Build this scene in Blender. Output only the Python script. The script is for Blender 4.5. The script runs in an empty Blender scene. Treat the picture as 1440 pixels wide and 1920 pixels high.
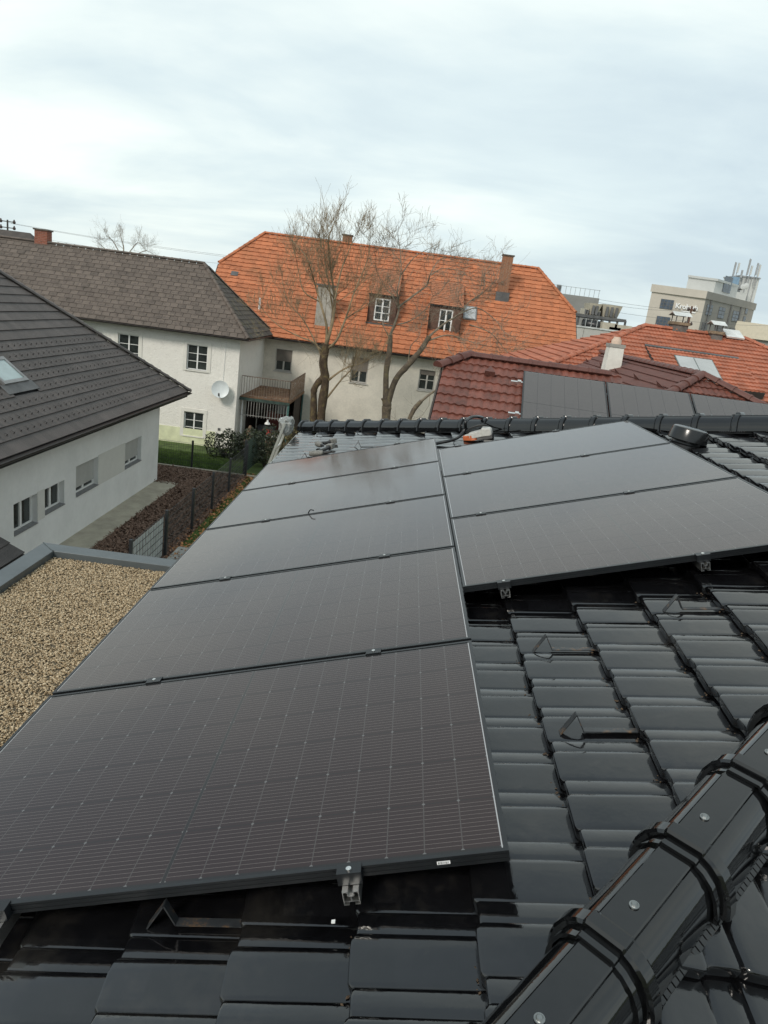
import bpy, bmesh, math, random
import numpy as np
from mathutils import Matrix, Vector

random.seed(7); rng = np.random.default_rng(11)
scene = bpy.context.scene
COL = scene.collection
R = math.radians

# ---------------------------------------------------------------- camera
CAM = Vector((1.258, -1.449, 1.680)); FPX = 1358.289
YAW, PITCH, ROLL = R(-0.135), R(15.726), R(7.433)
_f = Vector((math.sin(YAW)*math.cos(PITCH), math.cos(YAW)*math.cos(PITCH), -math.sin(PITCH)))
_r = Vector((math.cos(YAW), -math.sin(YAW), 0)); _u = _r.cross(_f)
RT = _r*math.cos(ROLL)+_u*math.sin(ROLL); UP = -_r*math.sin(ROLL)+_u*math.cos(ROLL); FW = _f
cd = bpy.data.cameras.new('camera'); cam = bpy.data.objects.new('camera', cd); COL.objects.link(cam)
cam.matrix_world = Matrix(((RT.x, UP.x, -FW.x, CAM.x), (RT.y, UP.y, -FW.y, CAM.y), (RT.z, UP.z, -FW.z, CAM.z), (0, 0, 0, 1)))
cd.sensor_fit = 'HORIZONTAL'; cd.sensor_width = 36; cd.lens = 36*FPX/1440
cd.clip_start = .05; cd.clip_end = 6000
scene.camera = cam
# ---------------------------------------------------------------- world: pale overcast sky over a clear-sky base
SUN_EL, SUN_AZ = R(38), R(215)      # azimuth measured clockwise from +Y
w = bpy.data.worlds.new('World'); scene.world = w; w.use_nodes = True
nt = w.node_tree; N = nt.nodes; LK = nt.links; N.clear()
def nd(tree, t, **k):
    n = tree.nodes.new(t)
    for a, b in k.items():
        if a == 'ins':
            for i, v in b.items(): n.inputs[i].default_value = v
        else: setattr(n, a, b)
    return n
sky = nd(nt, 'ShaderNodeTexSky', sky_type='NISHITA', sun_disc=False, sun_elevation=SUN_EL, sun_rotation=SUN_AZ, air_density=1.2, dust_density=2.5)
tc = nd(nt, 'ShaderNodeTexCoord'); sx = nd(nt, 'ShaderNodeSeparateXYZ'); LK.new(tc.outputs['Generated'], sx.inputs[0])
zz = nd(nt, 'ShaderNodeMath', operation='MAXIMUM', ins={1: 0.0}); LK.new(sx.outputs[2], zz.inputs[0])
za = nd(nt, 'ShaderNodeMath', operation='ADD', ins={1: 0.26}); LK.new(zz.outputs[0], za.inputs[0])
dx = nd(nt, 'ShaderNodeMath', operation='DIVIDE'); LK.new(sx.outputs[0], dx.inputs[0]); LK.new(za.outputs[0], dx.inputs[1])
dy = nd(nt, 'ShaderNodeMath', operation='DIVIDE'); LK.new(sx.outputs[1], dy.inputs[0]); LK.new(za.outputs[0], dy.inputs[1])
cx = nd(nt, 'ShaderNodeCombineXYZ'); LK.new(dx.outputs[0], cx.inputs[0]); LK.new(dy.outputs[0], cx.inputs[1])
mp = nd(nt, 'ShaderNodeMapping'); mp.inputs['Rotation'].default_value = (0, 0, R(-12)); mp.inputs['Scale'].default_value = (.55, 1.0, 1); mp.inputs['Location'].default_value = (9.4, 6.1, 0)
LK.new(cx.outputs[0], mp.inputs[0])
n1 = nd(nt, 'ShaderNodeTexNoise', ins={'Scale': .8, 'Detail': 6, 'Roughness': .5, 'Distortion': .35}); LK.new(mp.outputs[0], n1.inputs['Vector'])
n2 = nd(nt, 'ShaderNodeTexNoise', ins={'Scale': 2.1, 'Detail': 8, 'Roughness': .55, 'Distortion': .5}); LK.new(mp.outputs[0], n2.inputs['Vector'])
mx = nd(nt, 'ShaderNodeMath', operation='MULTIPLY_ADD', ins={1: .42}); LK.new(n2.outputs[0], mx.inputs[0]); LK.new(n1.outputs[0], mx.inputs[2])
rp = nd(nt, 'ShaderNodeValToRGB'); LK.new(mx.outputs[0], rp.inputs[0])
e = rp.color_ramp.elements
e[0].position = .56; e[0].color = (4.1, 4.9, 5.35, 1); e[1].position = .85; e[1].color = (6.9, 7.45, 7.1, 1)
m_ = rp.color_ramp.elements.new(.70); m_.color = (5.25, 6.05, 6.2, 1)
# thinning of the veil towards the zenith comes from the clear sky underneath
mix = nd(nt, 'ShaderNodeMix', data_type='RGBA', ins={0: .91}); LK.new(sky.outputs[0], mix.inputs[6]); LK.new(rp.outputs[0], mix.inputs[7])
bg = nd(nt, 'ShaderNodeBackground', ins={1: .1}); LK.new(mix.outputs[2], bg.inputs[0])
wo = nd(nt, 'ShaderNodeOutputWorld'); LK.new(bg.outputs[0], wo.inputs[0])
# ---------------------------------------------------------------- sun behind the cloud
sl = bpy.data.lights.new('sun', 'SUN'); sl.energy = 1.35; sl.angle = R(14); sl.color = (1, .93, .84)
so = bpy.data.objects.new('sun', sl); COL.objects.link(so)
sd = Vector((math.sin(SUN_AZ)*math.cos(SUN_EL), math.cos(SUN_AZ)*math.cos(SUN_EL), math.sin(SUN_EL)))
so.rotation_euler = (-sd).to_track_quat('-Z', 'Y').to_euler(); so.location = (0, -10, 30)
vs = scene.view_settings; vs.view_transform = 'Standard'; vs.look = 'None'; vs.exposure = 0.6; vs.gamma = 1; vs.use_curve_mapping = False

# ================================================================ survey helpers (photo pixel + known plane -> point in the place)
def ray(x, y): return FW+RT*((x-720)/FPX)+UP*((960-y)/FPX)
def atY(x, y, Y): d = ray(x, y); return CAM+d*((Y-CAM.y)/d.y)
def atZ(x, y, Z): d = ray(x, y); return CAM+d*((Z-CAM.z)/d.z)
def atX(x, y, X): d = ray(x, y); return CAM+d*((X-CAM.x)/d.x)
def onP(x, y, P, n): d = ray(x, y); return CAM+d*((P-CAM).dot(n)/d.dot(n))
Z0 = -5.8

# ================================================================ materials
MATS = {}
def lin(c): return tuple(((v/255+.055)/1.055)**2.4 if v > 10 else v/255/12.92 for v in c)
def mat(name, col, rough=.7, var=.18, scale=2.0, bump=0.0, bscale=40.0, metal=0.0, spec=.5, col2=None, amt=.5, fine=.35, coat=0, rvar=0.0, trans=0.0, alpha=1.0, anis=(1, 1, 1)):
    if name in MATS: return MATS[name]
    m = bpy.data.materials.new(name); m.use_nodes = True; t = m.node_tree; t.nodes.clear(); L = t.links
    o = nd(t, 'ShaderNodeOutputMaterial'); b = nd(t, 'ShaderNodeBsdfPrincipled'); L.new(b.outputs[0], o.inputs[0])
    g = nd(t, 'ShaderNodeNewGeometry'); mpn = nd(t, 'ShaderNodeMapping'); mpn.inputs['Scale'].default_value = anis; L.new(g.outputs['Position'], mpn.inputs[0])
    a = nd(t, 'ShaderNodeTexNoise', ins={'Scale': scale, 'Detail': 4, 'Roughness': .6}); L.new(mpn.outputs[0], a.inputs['Vector'])
    f = nd(t, 'ShaderNodeTexNoise', ins={'Scale': scale*9, 'Detail': 3, 'Roughness': .6}); L.new(mpn.outputs[0], f.inputs['Vector'])
    mm = nd(t, 'ShaderNodeMath', operation='MULTIPLY_ADD', ins={1: fine}); L.new(f.outputs[0], mm.inputs[0]); L.new(a.outputs[0], mm.inputs[2])
    rr = nd(t, 'ShaderNodeValToRGB'); L.new(mm.outputs[0], rr.inputs[0]); el = rr.color_ramp.elements
    c2 = col2 if col2 else tuple(min(1, v*(1+var)) for v in col)
    lo = tuple(v*(1-var) for v in col)
    mid = .5+fine*.5
    el[0].position = mid-.17; el[0].color = (*lo, 1); el[1].position = mid+.17 if not col2 else mid+.22-.2*(amt-.5); el[1].color = (*c2, 1)
    if col2:
        q = el.new(mid+.02-.2*(amt-.5)); q.color = (*col, 1)
    L.new(rr.outputs[0], b.inputs['Base Color'])
    b.inputs['Roughness'].default_value = rough; b.inputs['Metallic'].default_value = metal
    b.inputs['Specular IOR Level'].default_value = spec; b.inputs['Coat Weight'].default_value = coat; b.inputs['Coat Roughness'].default_value = .08
    b.inputs['Transmission Weight'].default_value = trans; b.inputs['Alpha'].default_value = alpha
    if rvar:
        rm = nd(t, 'ShaderNodeMapRange', ins={1: .3, 2: .7, 3: max(.02, rough-rvar), 4: rough+rvar}); L.new(f.outputs[0], rm.inputs[0]); L.new(rm.outputs[0], b.inputs['Roughness'])
    if bump:
        bn = nd(t, 'ShaderNodeTexNoise', ins={'Scale': bscale, 'Detail': 5, 'Roughness': .62}); L.new(mpn.outputs[0], bn.inputs['Vector'])
        bp = nd(t, 'ShaderNodeBump', ins={'Strength': 1.0, 'Distance': bump}); L.new(bn.outputs[0], bp.inputs['Height']); L.new(bp.outputs[0], b.inputs['Normal'])
    MATS[name] = m; return m

# ================================================================ mesh + object helpers
class MB:
    def __init__(s): s.v = []; s.f = []; s.mi = []; s.cur = 0
    def add(s, vs, fs):
        o = len(s.v); s.v += [tuple(p) for p in vs]; s.f += [tuple(i+o for i in f) for f in fs]; s.mi += [s.cur]*len(fs); return s
    def quad(s, *p): return s.add(p, [tuple(range(len(p)))])
    def hexa(s, p): return s.add(p, [(0, 3, 2, 1), (4, 5, 6, 7), (0, 1, 5, 4), (1, 2, 6, 5), (2, 3, 7, 6), (3, 0, 4, 7)])
    def box(s, x0, x1, y0, y1, z0, z1): return s.hexa([(x0, y0, z0), (x1, y0, z0), (x1, y1, z0), (x0, y1, z0), (x0, y0, z1), (x1, y0, z1), (x1, y1, z1), (x0, y1, z1)])
    def obox(s, c, ax, ay, az):      # centre and three half-axis vectors
        c = Vector(c); ax, ay, az = Vector(ax), Vector(ay), Vector(az)
        return s.hexa([c-ax-ay-az, c+ax-ay-az, c+ax+ay-az, c-ax+ay-az, c-ax-ay+az, c+ax-ay+az, c+ax+ay+az, c-ax+ay+az])
    def bar(s, a, b, wd, th, up=(0, 0, 1)):
        a, b = Vector(a), Vector(b); d = b-a; l = d.length; d.normalize(); sd = d.cross(Vector(up))
        if sd.length < 1e-4: sd = d.cross(Vector((1, 0, 0)))
        sd.normalize(); u = sd.cross(d)
        return s.obox((a+b)/2, sd*wd/2, d*l/2, u*th/2)
    def prism(s, poly, ext):         # polygon (3d points) extruded by vector
        n = len(poly); e = Vector(ext); a = [Vector(p) for p in poly]; b = [p+e for p in a]
        return s.add(a+b, [tuple(range(n))[::-1], tuple(range(n, 2*n))]+[(i, (i+1) % n, n+(i+1) % n, n+i) for i in range(n)])
    def tube(s, pts, rs, n=6, caps=True):
        pts = [Vector(p) for p in pts]; m = len(pts)
        if not hasattr(rs, '__len__'): rs = [rs]*m
        vs = []; ref = None
        for i, p in enumerate(pts):
            d = (pts[min(i+1, m-1)]-pts[max(i-1, 0)]).normalized()
            if ref is None: ref = d.orthogonal().normalized()
            ref = (ref-d*ref.dot(d))
            if ref.length < 1e-5: ref = d.orthogonal()
            ref.normalize(); t = d.cross(ref)
            for k in range(n):
                a = 2*math.pi*k/n; vs.append(p+(ref*math.cos(a)+t*math.sin(a))*rs[i])
        fs = [(i*n+k, i*n+(k+1) % n, (i+1)*n+(k+1) % n, (i+1)*n+k) for i in range(m-1) for k in range(n)]
        if caps: fs += [tuple(range(n))[::-1], tuple(range((m-1)*n, m*n))]
        return s.add(vs, fs)
    def loft(s, rings, caps=True):   # list of equal-length closed rings
        n = len(rings[0]); m = len(rings); vs = [p for r in rings for p in r]
        fs = [(i*n+k, i*n+(k+1) % n, (i+1)*n+(k+1) % n, (i+1)*n+k) for i in range(m-1) for k in range(n)]
        if caps: fs += [tuple(range(n))[::-1], tuple(range((m-1)*n, m*n))]
        return s.add(vs, fs)
    def mesh(s, name, mats):
        me = bpy.data.meshes.new(name); me.from_pydata([tuple(p) for p in s.v], [], s.f)
        if not isinstance(mats, (list, tuple)): mats = [mats]
        for x in mats: me.materials.append(x)
        if len(mats) > 1:
            for i, p in enumerate(me.polygons): p.material_index = s.mi[i]
        me.update(); return me
    def build(s, name, mats, parent=None, smooth=False, bevel=0, **k):
        o = place(name, s.mesh(name, mats), Matrix(), parent, **k)
        fixn(o.data)
        if smooth: shade(o.data, smooth)
        if bevel:
            b = o.modifiers.new('bevel', 'BEVEL'); b.width = bevel; b.segments = 2; b.limit_method = 'ANGLE'
        return o
def fixn(me):
    bm = bmesh.new(); bm.from_mesh(me); bmesh.ops.recalc_face_normals(bm, faces=bm.faces); bm.to_mesh(me); bm.free()
def shade(me, ang=True):
    me.polygons.foreach_set('use_smooth', [True]*len(me.polygons))
    if ang is not True:
        try: me.set_sharp_from_angle(angle=R(ang))
        except Exception: pass
WM = {}
def place(name, data, M, parent=None, label=None, cat=None, group=None, kind=None):
    o = bpy.data.objects.new(name, data); COL.objects.link(o); WM[o.name] = M
    if parent is not None: o.parent = parent; o.matrix_basis = WM[parent.name].inverted() @ M
    else: o.matrix_basis = M
    if label: o['label'] = label
    if cat: o['category'] = cat
    if group: o['group'] = group
    if kind: o['kind'] = kind
    return o
def thing(name, loc, label, cat, group=None): return place(name, None, Matrix.Translation(Vector(loc)), None, label, cat, group)
def npmesh(name, V, F, m):
    me = bpy.data.meshes.new(name); V = np.asarray(V, dtype=np.float32); F = np.asarray(F, dtype=np.int32); k = F.shape[1]
    me.vertices.add(len(V)); me.vertices.foreach_set('co', V.ravel()); me.loops.add(F.size); me.loops.foreach_set('vertex_index', F.ravel())
    me.polygons.add(len(F)); me.polygons.foreach_set('loop_start', np.arange(0, F.size, k, dtype=np.int32)); me.polygons.foreach_set('loop_total', np.full(len(F), k, dtype=np.int32))
    me.materials.append(m); me.update(calc_edges=True); return me

# ---- roof tiles: one template, laid in courses on a convex face, cut at hips and verges
def tile_template(prof, length, thick, front, fall):
    """prof: (u, w) points across the tile; v runs up the slope from the front edge; front edge raised by `front`, falling by `fall` over the length"""
    n = len(prof); vs = []
    for v, dz in ((0, front), (length, front-fall)):
        vs += [(u, v, wv+dz) for u, wv in prof]
    vs += [(u, 0, wv+front-thick) for u, wv in prof]
    fs = [(i, i+1, n+i+1, n+i) for i in range(n-1)]+[(2*n+i, 2*n+i+1, i+1, i) for i in range(n-1)]
    fs += [(2*n, 0, n), (n-1, 3*n-1, 2*n-1)]
    return vs, fs
def lay_tiles(parent, O, eu, ev, poly, tmpl, pu, pv, u0, v0, m, nparts=300, bond=0.0, name='roof_tile', key=None, jit=0.0, smooth=None, skip=None, lift=0.0, rj=None):
    O = Vector(O); eu = Vector(eu).normalized(); ev = Vector(ev).normalized(); nn = eu.cross(ev)
    if nn.z < 0: nn = -nn
    M0 = Matrix(((eu.x, ev.x, nn.x, O.x), (eu.y, ev.y, nn.y, O.y), (eu.z, ev.z, nn.z, O.z), (0, 0, 0, 1)))
    hand = eu.cross(ev).dot(nn) < 0
    tv, tf = tmpl
    if hand: tf = [f[::-1] for f in tf]
    mu = max(p[0] for p in tv)-min(p[0] for p in tv); mv = max(p[1] for p in tv)
    ar = sum(poly[i][0]*poly[(i+1) % len(poly)][1]-poly[(i+1) % len(poly)][0]*poly[i][1] for i in range(len(poly)))
    P = poly if ar > 0 else poly[::-1]
    edges = []
    for i in range(len(P)):
        a, b = P[i], P[(i+1) % len(P)]; d = Vector((b[0]-a[0], b[1]-a[1])).normalized(); edges.append((a, (-d.y, d.x)))   # inward normal
    us = [p[0] for p in P]; vs = [p[1] for p in P]; tiles = []
    j0 = math.floor((min(vs)-v0)/pv)-1; j1 = math.ceil((max(vs)-v0)/pv)+1
    for j in range(j0, j1):
        off = bond*(j % 2)
        for i in range(math.floor((min(us)-u0-off)/pu)-1, math.ceil((max(us)-u0-off)/pu)+1):
            u, v = u0+off+i*pu, v0+j*pv
            cut = []; out = False
            for a, nrm in edges:
                ds = [(x-a[0])*nrm[0]+(y-a[1])*nrm[1] for x, y in ((u, v), (u+mu, v), (u, v+mv), (u+mu, v+mv))]
                if max(ds) < .02: out = True; break
                if min(ds) < -1e-4: cut.append((a, nrm))
            if out: continue
            if skip and skip(u, v): continue
            c = O+eu*(u+pu/2)+ev*(v+pv/2)
            tiles.append(((key(c, u, v) if key else (c-CAM).length), u, v, cut, j*1000+i))
    tiles.sort(key=lambda q: q[0])
    shared = bpy.data.meshes.new(name); shared.from_pydata(tv, [], tf); shared.materials.append(m)
    if smooth: shade(shared, smooth)
    MW = WM[parent.name].inverted(); SV, SF = [], []
    for k, (_, u, v, cut, sd) in enumerate(tiles):
        rr = random.Random(sd); jz = rr.uniform(-jit, jit); jr = rr.uniform(-1, 1)*(rj if rj else jit*.8)
        T = Matrix.Translation((u, v, lift+jz)) @ Matrix.Rotation(jr, 4, 'X') @ Matrix.Rotation(rr.uniform(-1, 1)*(rj if rj else jit*.8), 4, 'Y')
        me = shared; pv_, pf = tv, tf
        if cut:
            bm = bmesh.new(); bv = [bm.verts.new(p) for p in tv]
            for f in tf: bm.faces.new([bv[i] for i in f])
            for a, nrm in cut:
                bmesh.ops.bisect_plane(bm, geom=bm.verts[:]+bm.edges[:]+bm.faces[:], plane_co=(a[0]-u, a[1]-v, 0), plane_no=(nrm[0], nrm[1], 0), clear_inner=True, dist=1e-5)
            if not bm.faces: bm.free(); continue
            bm.verts.index_update()
            pv_ = [tuple(q.co) for q in bm.verts]; pf = [tuple(q.index for q in f.verts) for f in bm.faces]
            if k < nparts:
                me = bpy.data.meshes.new(name); bm.to_mesh(me); me.materials.append(m)
                if smooth: shade(me, smooth)
            bm.free()
        if k < nparts:
            o = bpy.data.objects.new(name, me); COL.objects.link(o); o.parent = parent; o.matrix_basis = MW @ M0 @ T; WM[o.name] = M0 @ T
        else:
            T2 = M0 @ T; b0 = len(SV); SV += [tuple(T2 @ Vector(p)) for p in pv_]; SF += [tuple(i+b0 for i in f) for f in pf]
    if SV:
        me = bpy.data.meshes.new('roof_tiles'); me.from_pydata(SV, [], SF); me.materials.append(m)
        if smooth: shade(me, smooth)
        place('roof_tiles', me, Matrix(), parent, kind='stuff')
def ridge_tiles(parent, A, B, ln, rad, m, name='ridge_tile', squash=.75, lift=0.0, n=7, collar=.012):
    A, B = Vector(A), Vector(B); d = B-A; L = d.length; d.normalize(); sd = d.cross(Vector((0, 0, 1))).normalized(); up = sd.cross(d)
    mb = MB(); rings = []
    for v, k in ((0, 1+collar/rad), (.05, 1+collar/rad), (.055, 1.0), (ln*1.08, .9)):
        rings.append([(math.cos(math.pi*i/(n-1))*rad*k, v, math.sin(math.pi*i/(n-1))*rad*squash*k) for i in range(n)]+[(-rad*k*.8, v, -.02), (rad*k*.8, v, -.02)])
    mb.loft(rings); me = mb.mesh(name, m); fixn(me); shade(me, 40)
    cnt = max(1, round(L/ln)); MW = WM[parent.name].inverted(); st = L/cnt
    for i in range(cnt):
        p = A+d*(i*st)+up*lift
        M = Matrix(((sd.x, d.x, up.x, p.x), (sd.y, d.y, up.y, p.y), (sd.z, d.z, up.z, p.z), (0, 0, 0, 1)))
        o = bpy.data.objects.new(name, me); COL.objects.link(o); o.parent = parent; o.matrix_basis = MW @ M
# ---- wall sheet with real openings and reveals, in plane (O, ex, up)
def wall_holes(mb, O, ex, wd, z0, z1, holes, depth=.18, inward=(0, 1, 0)):
    O = Vector(O); ex = Vector(ex).normalized(); iw = Vector(inward)*depth
    us = sorted({0, wd} | {h[0] for h in holes} | {h[1] for h in holes}); zs = sorted({z0, z1} | {h[2] for h in holes} | {h[3] for h in holes})
    P = lambda u, z: Vector((O.x+ex.x*u, O.y+ex.y*u, z))
    for a, b in zip(us, us[1:]):
        for c, d in zip(zs, zs[1:]):
            if any(h[0]-1e-6 <= a and b <= h[1]+1e-6 and h[2]-1e-6 <= c and d <= h[3]+1e-6 for h in holes): continue
            mb.quad(P(a, c), P(b, c), P(b, d), P(a, d))
    for u0, u1, c, d in holes:
        q = [P(u0, c), P(u1, c), P(u1, d), P(u0, d)]
        for i in range(4): mb.quad(q[i], q[(i+1) % 4], q[(i+1) % 4]+iw, q[i]+iw)
def window(parent, O, ex, inward, h, depth=.14, fr=.07, rows=3, cols=2, m_frame=None, m_pane=None, sill=None, mull=.04, shutter=None, label=None, blind=None):
    """casement in opening h=(u0,u1,z0,z1); frame, panes, glazing bars, sill; set `depth` back from the wall face"""
    O = Vector(O); ex = Vector(ex).normalized(); iw = Vector(inward); u0, u1, z0, z1 = h
    P = lambda u, z, dd: Vector((O.x+ex.x*u, O.y+ex.y*u, z))+iw*dd
    def rect(mb, a, b, c, d, d0, d1):
        mb.hexa([P(a, c, d0), P(b, c, d0), P(b, c, d1), P(a, c, d1), P(a, d, d0), P(b, d, d0), P(b, d, d1), P(a, d, d1)])
    mb = MB(); rect(mb, u0, u1, z0, z0+fr, depth-.05, depth); rect(mb, u0, u1, z1-fr, z1, depth-.05, depth); rect(mb, u0, u0+fr, z0+fr, z1-fr, depth-.05, depth); rect(mb, u1-fr, u1, z0+fr, z1-fr, depth-.05, depth)
    wn = mb.build('window', m_frame, parent)
    if label: wn['label'] = label
    cw = (u1-u0-2*fr)/cols
    for c in range(1, cols): b = MB(); rect(b, u0+fr+cw*c-fr*.6, u0+fr+cw*c+fr*.6, z0+fr, z1-fr, depth-.06, depth-.01); b.build('mullion', m_frame, wn)
    rh = (z1-z0-2*fr)/rows
    for r in range(1, rows):
        for c in range(cols): b = MB(); rect(b, u0+fr+cw*c, u0+fr+cw*(c+1), z0+fr+rh*r-mull/2, z0+fr+rh*r+mull/2, depth-.045, depth-.012); b.build('glazing_bar', m_frame, wn)
    for c in range(cols):
        b = MB(); rect(b, u0+fr+cw*c+(fr*.6 if c else 0), u0+fr+cw*(c+1)-(fr*.6 if c < cols-1 else 0), z0+fr, z1-fr, depth-.022, depth-.01); b.build('pane', m_pane, wn)
    if blind: b = MB(); rect(b, u0+fr*.7, u1-fr*.7, z0+(z1-z0)*blind[1], z1-fr*.5, depth-.075, depth-.062); b.build('roller_blind', blind[0], wn)
    if sill: b = MB(); rect(b, u0-.06, u1+.06, z0-.06, z0, -sill[1], depth-.051); b.build('sill', sill[0], wn)
    return wn

def tile_tone(m, O, eu, pu, ev, pv, bond=0.0, lo=.72, hi=1.22, vlen=None, rough=None):
    """every tile of a roof face gets a slightly different fired colour"""
    t = m.node_tree; L = t.links; b = [n for n in t.nodes if n.type == 'BSDF_PRINCIPLED'][0]; g = [n for n in t.nodes if n.type == 'NEW_GEOMETRY'][0]
    O = Vector(O)
    def lf(e, p):
        e = Vector(e).normalized(); d = nd(t, 'ShaderNodeVectorMath', operation='DOT_PRODUCT'); L.new(g.outputs['Position'], d.inputs[0]); d.inputs[1].default_value = e/p
        s = nd(t, 'ShaderNodeMath', operation='SUBTRACT', ins={1: O.dot(e)/p}); L.new(d.outputs['Value'], s.inputs[0]); return s.outputs[0]
    v = lf(ev, pv); fv = nd(t, 'ShaderNodeMath', operation='FLOOR'); L.new(v, fv.inputs[0]); u = lf(eu, pu)
    if bond:
        mo = nd(t, 'ShaderNodeMath', operation='FLOORED_MODULO', ins={1: 2.0}); L.new(fv.outputs[0], mo.inputs[0]); ma = nd(t, 'ShaderNodeMath', operation='MULTIPLY_ADD', ins={1: -bond/pu}); L.new(mo.outputs[0], ma.inputs[0]); L.new(u, ma.inputs[2]); u = ma.outputs[0]
    fu = nd(t, 'ShaderNodeMath', operation='FLOOR'); L.new(u, fu.inputs[0])
    c = nd(t, 'ShaderNodeCombineXYZ'); L.new(fu.outputs[0], c.inputs[0]); L.new(fv.outputs[0], c.inputs[1]); wn = nd(t, 'ShaderNodeTexWhiteNoise'); L.new(c.outputs[0], wn.inputs['Vector'])
    mr = nd(t, 'ShaderNodeMapRange', ins={3: lo, 4: hi}); L.new(wn.outputs['Value'], mr.inputs[0])
    src = b.inputs['Base Color'].links[0].from_socket; vm = nd(t, 'ShaderNodeVectorMath', operation='SCALE'); L.new(src, vm.inputs[0]); L.new(mr.outputs[0], vm.inputs['Scale']); L.new(vm.outputs[0], b.inputs['Base Color'])
    if rough:
        rs = b.inputs['Roughness'].links[0].from_socket; ml = nd(t, 'ShaderNodeMath', operation='MULTIPLY_ADD', ins={1: rough}); L.new(wn.outputs['Value'], ml.inputs[0]); L.new(rs, ml.inputs[2]); L.new(ml.outputs[0], b.inputs['Roughness'])
# ================================================================ materials of the place
black_tile = mat('wet_black_roof_tile', (.0055, .0056, .0064), rough=.06, var=.5, scale=3, bump=.0019, bscale=12, rvar=.05, spec=.55, coat=.45, col2=(.018, .0165, .015), amt=.35)
hip_mat = mat('glossy_black_hip_tile', (.0048, .0051, .0056), rough=.05, var=.4, scale=4, bump=.0004, bscale=12, spec=.5, coat=.3, rvar=.03)
dark_under = mat('dark_underlay', (.012, .012, .013), rough=.8)
frame_black = mat('anodised_black_frame', (.016, .018, .02), rough=.34, var=.2, metal=.3, spec=.5)
alu = mat('mill_aluminium', (.72, .72, .70), rough=.35, var=.12, metal=1.0, scale=20)
steel = mat('zinc_plated_steel', (.7, .7, .68), rough=.3, var=.15, metal=1.0, scale=30)
zinc = mat('weathered_zinc', (.42, .43, .42), rough=.45, var=.2, metal=.7, scale=6)
strap_mat = mat('painted_snow_guard', (.03, .033, .036), rough=.4, var=.3, scale=30, col2=(.16, .09, .04), amt=.34)
black_plastic = mat('black_plastic', (.012, .013, .014), rough=.3, var=.2)
plaster_white = mat('smooth_white_render', (.66, .66, .65), rough=.9, var=.05, scale=1.2, bump=.002, bscale=60)
white_paint = mat('white_window_paint', (.78, .78, .76), rough=.5, var=.06)
grey_blind = mat('grey_roller_blind', (.42, .42, .4), rough=.6, var=.06)
stone_sill = mat('grey_stone_sill', (.2, .2, .2), rough=.6, var=.2, scale=14)
glass_dark = mat('window_glass', (.03, .036, .034), rough=.04, var=.5, scale=1.5, spec=.6)
flashing = mat('grey_metal_flashing', (.105, .12, .125), rough=.42, var=.1, scale=2, metal=.25)
leadgrey = mat('lead_flashing', (.09, .09, .09), rough=.6, var=.3)

# ================================================================ ground
grass_m = mat('lawn', (.06, .095, .02), rough=.95, var=.4, scale=2.2, bump=.02, bscale=50)
gm = MB(); gm.quad((-900, -300, Z0), (900, -300, Z0), (900, 2500, Z0), (-900, 2500, Z0)); gm.build('ground', mat('rough_ground', (.075, .085, .04), rough=1, var=.35, scale=.3), kind='structure')
mulch_m = mat('bark_mulch_bed', (.12, .075, .05), rough=1, var=.5, scale=9, bump=.03, bscale=35)
mb = MB(); mb.quad((-9.4, 10, Z0+.012), (-4.62, 10, Z0+.012), (-4.62, 27.72, Z0+.012), (-9.4, 27.72, Z0+.012)); mb.build('mulch_bed', mulch_m, kind='structure')
conc = mat('pale_concrete', (.36, .33, .26), rough=.9, var=.16, scale=2.5, bump=.002, bscale=30)
mb = MB(); mb.box(-7.62, -6.72, 10, 25.2, Z0, Z0+.06); mb.build('concrete_path', conc, kind='structure')
mb = MB(); mb.box(-4.6, -3.2, 12, 18.4, Z0, Z0+.05); mb.build('paving_strip', mat('grey_paving', (.27, .27, .25), rough=.9, var=.15, scale=5), kind='structure')
mb = MB(); mb.quad((-4.6, 18.4, Z0+.01), (-1.5, 18.4, Z0+.01), (-1.5, 27.6, Z0+.01), (-4.6, 27.6, Z0+.01)); mb.build('lawn_strip', grass_m, kind='structure')
mb = MB(); mb.quad((-14, 27.9, Z0+.01), (-2.5, 27.9, Z0+.01), (-2.5, 32.5, Z0+.01), (-14, 32.5, Z0+.01)); mb.build('lawn', grass_m, kind='structure')
mb = MB(); mb.box(-9.5, -2.5, 27.72, 27.84, Z0, Z0+.07); mb.build('garden_kerb', conc, kind='structure')

def scatter(name, n, region, size, m, label, cat, flat=.35, z=Z0+.02, lift=.03, sides=4, tilt=.5, aspect=2.2):
    """loose flakes: bark chips, leaves"""
    V = []; F = []
    xs = rng.uniform(region[0], region[1], n); ys = rng.uniform(region[2], region[3], n)
    for i in range(n):
        s = size*rng.uniform(.5, 1.4); a = rng.uniform(0, 6.283); t1, t2 = rng.normal(0, tilt, 2); zb = z+rng.uniform(0, lift)
        ca, sa = math.cos(a), math.sin(a); b = len(V)
        for u, v in ((-aspect, 0), (0, -1), (aspect, 0), (0, 1)):
            x, y = u*s*.5, v*s*.5
            V.append((xs[i]+ca*x-sa*y, ys[i]+sa*x+ca*y, max(z-.005, zb+x*t1+y*t2)))
        F.append((b, b+1, b+2, b+3))
    return place(name, npmesh(name, V, F, m), Matrix(), None, label, cat, kind='stuff')
chip = mat('bark_chips', (.17, .10, .068), rough=.95, var=.6, scale=25, col2=(.40, .30, .24), amt=.45)
scatter('bark_mulch', 26000, (-6.75, -4.65, 16.5, 27.65), .055, chip, 'reddish brown bark mulch covering the bed beside the white house', 'mulch', lift=.035)
scatter('bark_mulch', 9000, (-9.3, -6.75, 24.9, 27.65), .055, chip, 'reddish brown bark mulch at the corner of the white house', 'mulch', lift=.035)
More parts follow.
